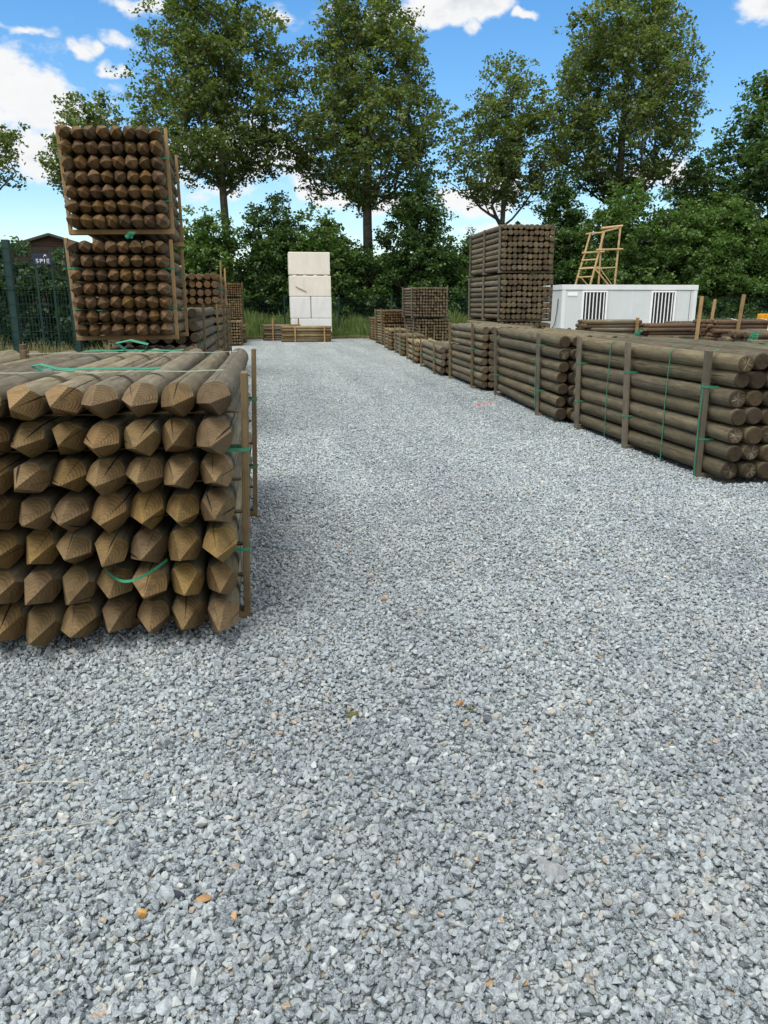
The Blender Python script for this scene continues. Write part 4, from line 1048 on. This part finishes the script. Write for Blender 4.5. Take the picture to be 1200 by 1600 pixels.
dead_leaf((0.27, 2.55, 0.022), 0.028, 0.5, 'curled olive green dead leaf lying on the gravel in the middle of the lane')
dead_leaf((0.72, 2.53, 0.022), 0.014, 1.5, 'small crumpled leaf among brown stones on the gravel')

def stone(name, loc, size, rot, col, label, seed, grp=None):
    q = random.Random(seed); bm = bmesh.new()
    for i in range(13):
        v = Vector((q.gauss(0, 1), q.gauss(0, 1), q.gauss(0, 1))).normalized()
        bm.verts.new((v.x * size[0], v.y * size[1], v.z * size[2]))
    bmesh.ops.convex_hull(bm, input=bm.verts[:])
    for v in [v for v in bm.verts if not v.link_faces]: bm.verts.remove(v)
    bmesh.ops.dissolve_limit(bm, angle_limit=R(12), verts=bm.verts[:], edges=bm.edges[:])
    bmesh.ops.bevel(bm, geom=bm.edges[:], offset=size[2] * 0.08, segments=1, affect='EDGES')
    mt_ = plain('stone_' + label.split()[0] + '_rock', col, 0.8, 0.35, 70.0, bump=0.3)
    o = obj(name, bm_mesh(name, bm, mt_), None, loc, rot); tag(o, label, 'stone', grp)
stone('large_stone', (0.72, 1.66, 0.016), (0.036, 0.062, 0.020), (0.1, 0.05, 0.35), (0.27, 0.28, 0.28), 'large flat grey stone lying in the gravel at the lower right', 5)
stone('ochre_stone', (-0.36, 1.68, 0.016), (0.016, 0.015, 0.012), (0.2, 0.3, 0.6), (0.50, 0.27, 0.08), 'ochre stone in the gravel, left of the three orange ones', 6, 'orange stones in the gravel')
stone('ochre_stone', (-0.21, 1.70, 0.018), (0.023, 0.017, 0.010), (0.25, 0.1, 0.1), (0.36, 0.22, 0.10), 'brownish flat stone, middle one of the three orange ones', 8, 'orange stones in the gravel')
stone('ochre_stone', (-0.13, 1.63, 0.018), (0.020, 0.014, 0.011), (0.2, -0.2, 0.9), (0.52, 0.33, 0.16), 'orange and white stone, right of the three orange ones', 9, 'orange stones in the gravel')
stone('dark_stone', (-0.28, 1.73, 0.016), (0.022, 0.020, 0.013), (0.1, 0.3, 0.2), (0.045, 0.05, 0.07), 'charcoal black stone in the gravel next to the orange ones', 10)
stone('ochre_stone', (0.96, 1.47, 0.018), (0.009, 0.009, 0.008), (0.2, -0.2, 0.9), (0.50, 0.27, 0.06), 'small bright orange stone near the lower right corner of the gravel', 11, 'orange stones in the gravel')
stone('rust_stone', (0.69, 2.58, 0.020), (0.022, 0.016, 0.012), (0.2, 0.2, 0.3), (0.33, 0.18, 0.09), 'rust coloured stone in the lane near the crumpled leaf', 12)
stone('slate_stone', (0.76, 2.46, 0.018), (0.034, 0.026, 0.014), (0.1, 0.2, 1.3), (0.10, 0.11, 0.13), 'dark slate stone beside the rust coloured one', 13)

# dry stalks at the left edge
q = random.Random(77)
for k, ((ax, ay), (bx, by), lab) in enumerate((((-0.92, 2.33), (-0.68, 2.42), 'pale dry stalk on the gravel, farthest of the left edge stalks'), ((-0.83, 2.27), (-0.60, 2.26), 'pale dry stalk lying level on the gravel at the left edge'),
        ((-0.80, 2.0), (-0.52, 2.07), 'long straight dry stalk on the gravel at the left edge'), ((-0.70, 1.83), (-0.52, 1.92), 'bent yellow dry stalk on the gravel, nearest of the left edge stalks'))):
    pts = []
    for i in range(9):
        u = i / 8; pts.append(Vector((ax + (bx - ax) * u, ay + (by - ay) * u + 0.004 * math.sin(u * 3 + k), 0.030 + 0.006 * math.sin(u * 3 + k))))
    V, Fq = tube_np([(pts, [0.0015 * (1 - 0.5 * i / 8) for i in range(9)])], 5)
    o = obj('dry_stalk', np_mesh('dry_stalk', V, Fq, M['straw'], smooth=True)); tag(o, lab, 'stalk', 'dry stalks on the gravel')

# pink spray marking on a few stones by the right row
bm = bmesh.new(); q = random.Random(5)
for i in range(30):
    a = q.uniform(-1, 1); c = Vector((3.33 + a * 0.16 + q.uniform(-.02, .02), 11.55 + a * 0.10 + q.uniform(-.09, .09), 0.010))
    bmesh.ops.create_icosphere(bm, subdivisions=1, radius=q.uniform(0.008, 0.016), matrix=Matrix.Translation(c) @ Matrix.Diagonal((1.2, 1, 0.7, 1)))
tag(obj('paint_mark', bm_mesh('paint_mark', bm, M['pink'])), 'small pink spray paint mark on the gravel by the right row', 'paint mark')

# ------------------------------------------------------------------ light
SUN_EL, SUN_AZ = R(64), R(222)      # azimuth clockwise from +Y
world = bpy.data.worlds.new('World'); scene.world = world; world.use_nodes = True
w = NT(world.node_tree); bg = w.n['Background']
sky = w.new('ShaderNodeTexSky', sky_type='NISHITA'); sky.sun_disc = False
sky.sun_elevation = SUN_EL; sky.sun_rotation = SUN_AZ; sky.air_density = 1.1; sky.dust_density = 0.6; sky.ozone_density = 2.5
tc = w.new('ShaderNodeTexCoord'); D = w.vm('NORMALIZE', tc.outputs['Generated'])
dx, dy, dz = w.sep(D)
az = w.m('MULTIPLY', w.m('ARCTAN2', dx, dy), 57.2958); el = w.m('MULTIPLY', w.m('ARCSINE', dz), 57.2958)
wa = w.noise(D, 6.0, 5, 0.6, 0.0); wb = w.noise(w.vm('ADD', D, (5.3, 1.7, 2.9)), 6.0, 5, 0.6, 0.0)
az = w.m('ADD', az, w.m('MULTIPLY', w.m('SUBTRACT', wa, 0.5), 13.0)); el = w.m('ADD', el, w.m('MULTIPLY', w.m('SUBTRACT', wb, 0.5), 6.0))
# cloud banks: azimuth, elevation, half widths (degrees), weight
CL = [(-14.2, 12.3, 5.1, 2.5, 1.1), (-13.8, 9.3, 3.2, 1.8, 1.0), (-16.3, 5.1, 1.0, 0.5, 0.8), (-7.1, 17.6, 2.8, 0.6, 0.55), (-9.3, 14.5, 0.7, 0.5, 0.7), (-10.5, 15.3, 0.9, 0.7, 0.6), (14.0, 7.2, 2.7, 1.2, 1.1), (14.5, 5.2, 2.0, 0.8, 0.9), (8.7, 6.2, 2.3, 0.9, 0.75), (3.4, 7.1, 2.0, 0.7, 0.95), (-2.6, 9.3, 5.9, 2.7, 0.75), (26.5, 7.8, 2.7, 1.2, 0.9), (12.9, 18.0, 6.2, 1.3, 0.95), (19.1, 16.8, 1.2, 0.5, 0.85), (31.3, 16.9, 4.2, 1.5, 1.1), (12.9, 16.5, 1.4, 0.6, 0.55), (1.6, 17.7, 1.9, 0.9, 0.35), (-13.7, 16.3, 1.9, 0.4, 0.45), (-9.0, 15.8, 1.9, 0.6, 0.5)]
tot = None
for (a, e, sa, se, wt) in CL:
    u = w.m('DIVIDE', w.m('SUBTRACT', az, a), sa); v = w.m('DIVIDE', w.m('SUBTRACT', el, e), se)
    f = w.m('MULTIPLY', w.m('EXPONENT', w.m('MULTIPLY', w.m('ADD', w.m('MULTIPLY', u, u), w.m('MULTIPLY', v, v)), -1.0)), wt)
    tot = f if tot is None else w.m('MAXIMUM', tot, f)
P3 = w.comb(w.m('MULTIPLY', dx, 1.0), dy, w.m('MULTIPLY', dz, 1.6))
n1 = w.noise(P3, 9.0, 9, 0.62, 0.25); n2 = w.noise(P3, 22.0, 6, 0.6, 0.3); n3 = w.noise(P3, 5.0, 5, 0.55)
# elsewhere, out of view: near-solid cloud cover, added to soften and neutralise the light
back = w.m('MULTIPLY', w.m('MAXIMUM', w.mr(dy, 0.45, -0.1, 0.0, 1.0), w.mr(dz, 0.42, 0.62, 0.0, 1.0)), w.mr(n3, 0.26, 0.42, 0.2, 1.15))
tot = w.m('MAXIMUM', tot, back)
dens = w.m('ADD', tot, w.m('MULTIPLY', w.m('SUBTRACT', n1, 0.5), 2.6))
cov = w.mr(dens, 0.30, 0.72, 0.0, 1.0, True)
cov = w.m('MULTIPLY', cov, w.mr(tot, 0.04, 0.22))
sdir = (math.sin(SUN_AZ) * math.cos(SUN_EL), math.cos(SUN_AZ) * math.cos(SUN_EL), math.sin(SUN_EL))
glow = w.m('ADD', 1.0, w.m('MULTIPLY', w.m('POWER', w.m('MAXIMUM', w.vm('DOT_PRODUCT', D, sdir), 0.0), 2.0), 1.1))
shade = w.m('ADD', w.m('MULTIPLY', w.mr(dens, 0.5, 1.3), 0.45), w.m('MULTIPLY', w.mr(n2, 0.35, 0.7), 0.35))
ccol = w.ramp(shade, [(0.0, (9.8, 9.8, 9.8)), (0.4, (9.2, 9.3, 9.4)), (0.95, (5.6, 6.1, 6.9))])
hv = w.new('ShaderNodeHueSaturation'); w.set(hv.inputs['Color'], sky.outputs[0]); hv.inputs['Saturation'].default_value = 1.34; hv.inputs['Value'].default_value = 1.95
w.set(bg.inputs['Color'], w.mix(cov, hv.outputs[0], w.vm('SCALE', ccol, sc=glow))); bg.inputs['Strength'].default_value = 0.10

sun = bpy.data.lights.new('Sun', 'SUN'); sun.energy = 2.9; sun.angle = R(26); sun.color = (1.0, 0.965, 0.91)
so = bpy.data.objects.new('Sun', sun); COL.objects.link(so)
sd = Vector((math.sin(SUN_AZ) * math.cos(SUN_EL), math.cos(SUN_AZ) * math.cos(SUN_EL), math.sin(SUN_EL)))
so.rotation_euler = sd.to_track_quat('Z', 'Y').to_euler()

# ------------------------------------------------------------------ camera
cam = bpy.data.cameras.new('Camera'); co = bpy.data.objects.new('Camera', cam); COL.objects.link(co)
cam.sensor_fit = 'VERTICAL'; cam.sensor_height = 24.0; cam.lens = 24.0 * 1200 / 1600
cam.clip_start = 0.05; cam.clip_end = 3000
co.location = (0, 0, 1.5); co.rotation_euler = (R(90 - 15.154), 0, R(-8.689))
scene.camera = co
scene.view_settings.view_transform = 'Standard'; scene.view_settings.look = 'None'; scene.view_settings.exposure = 0
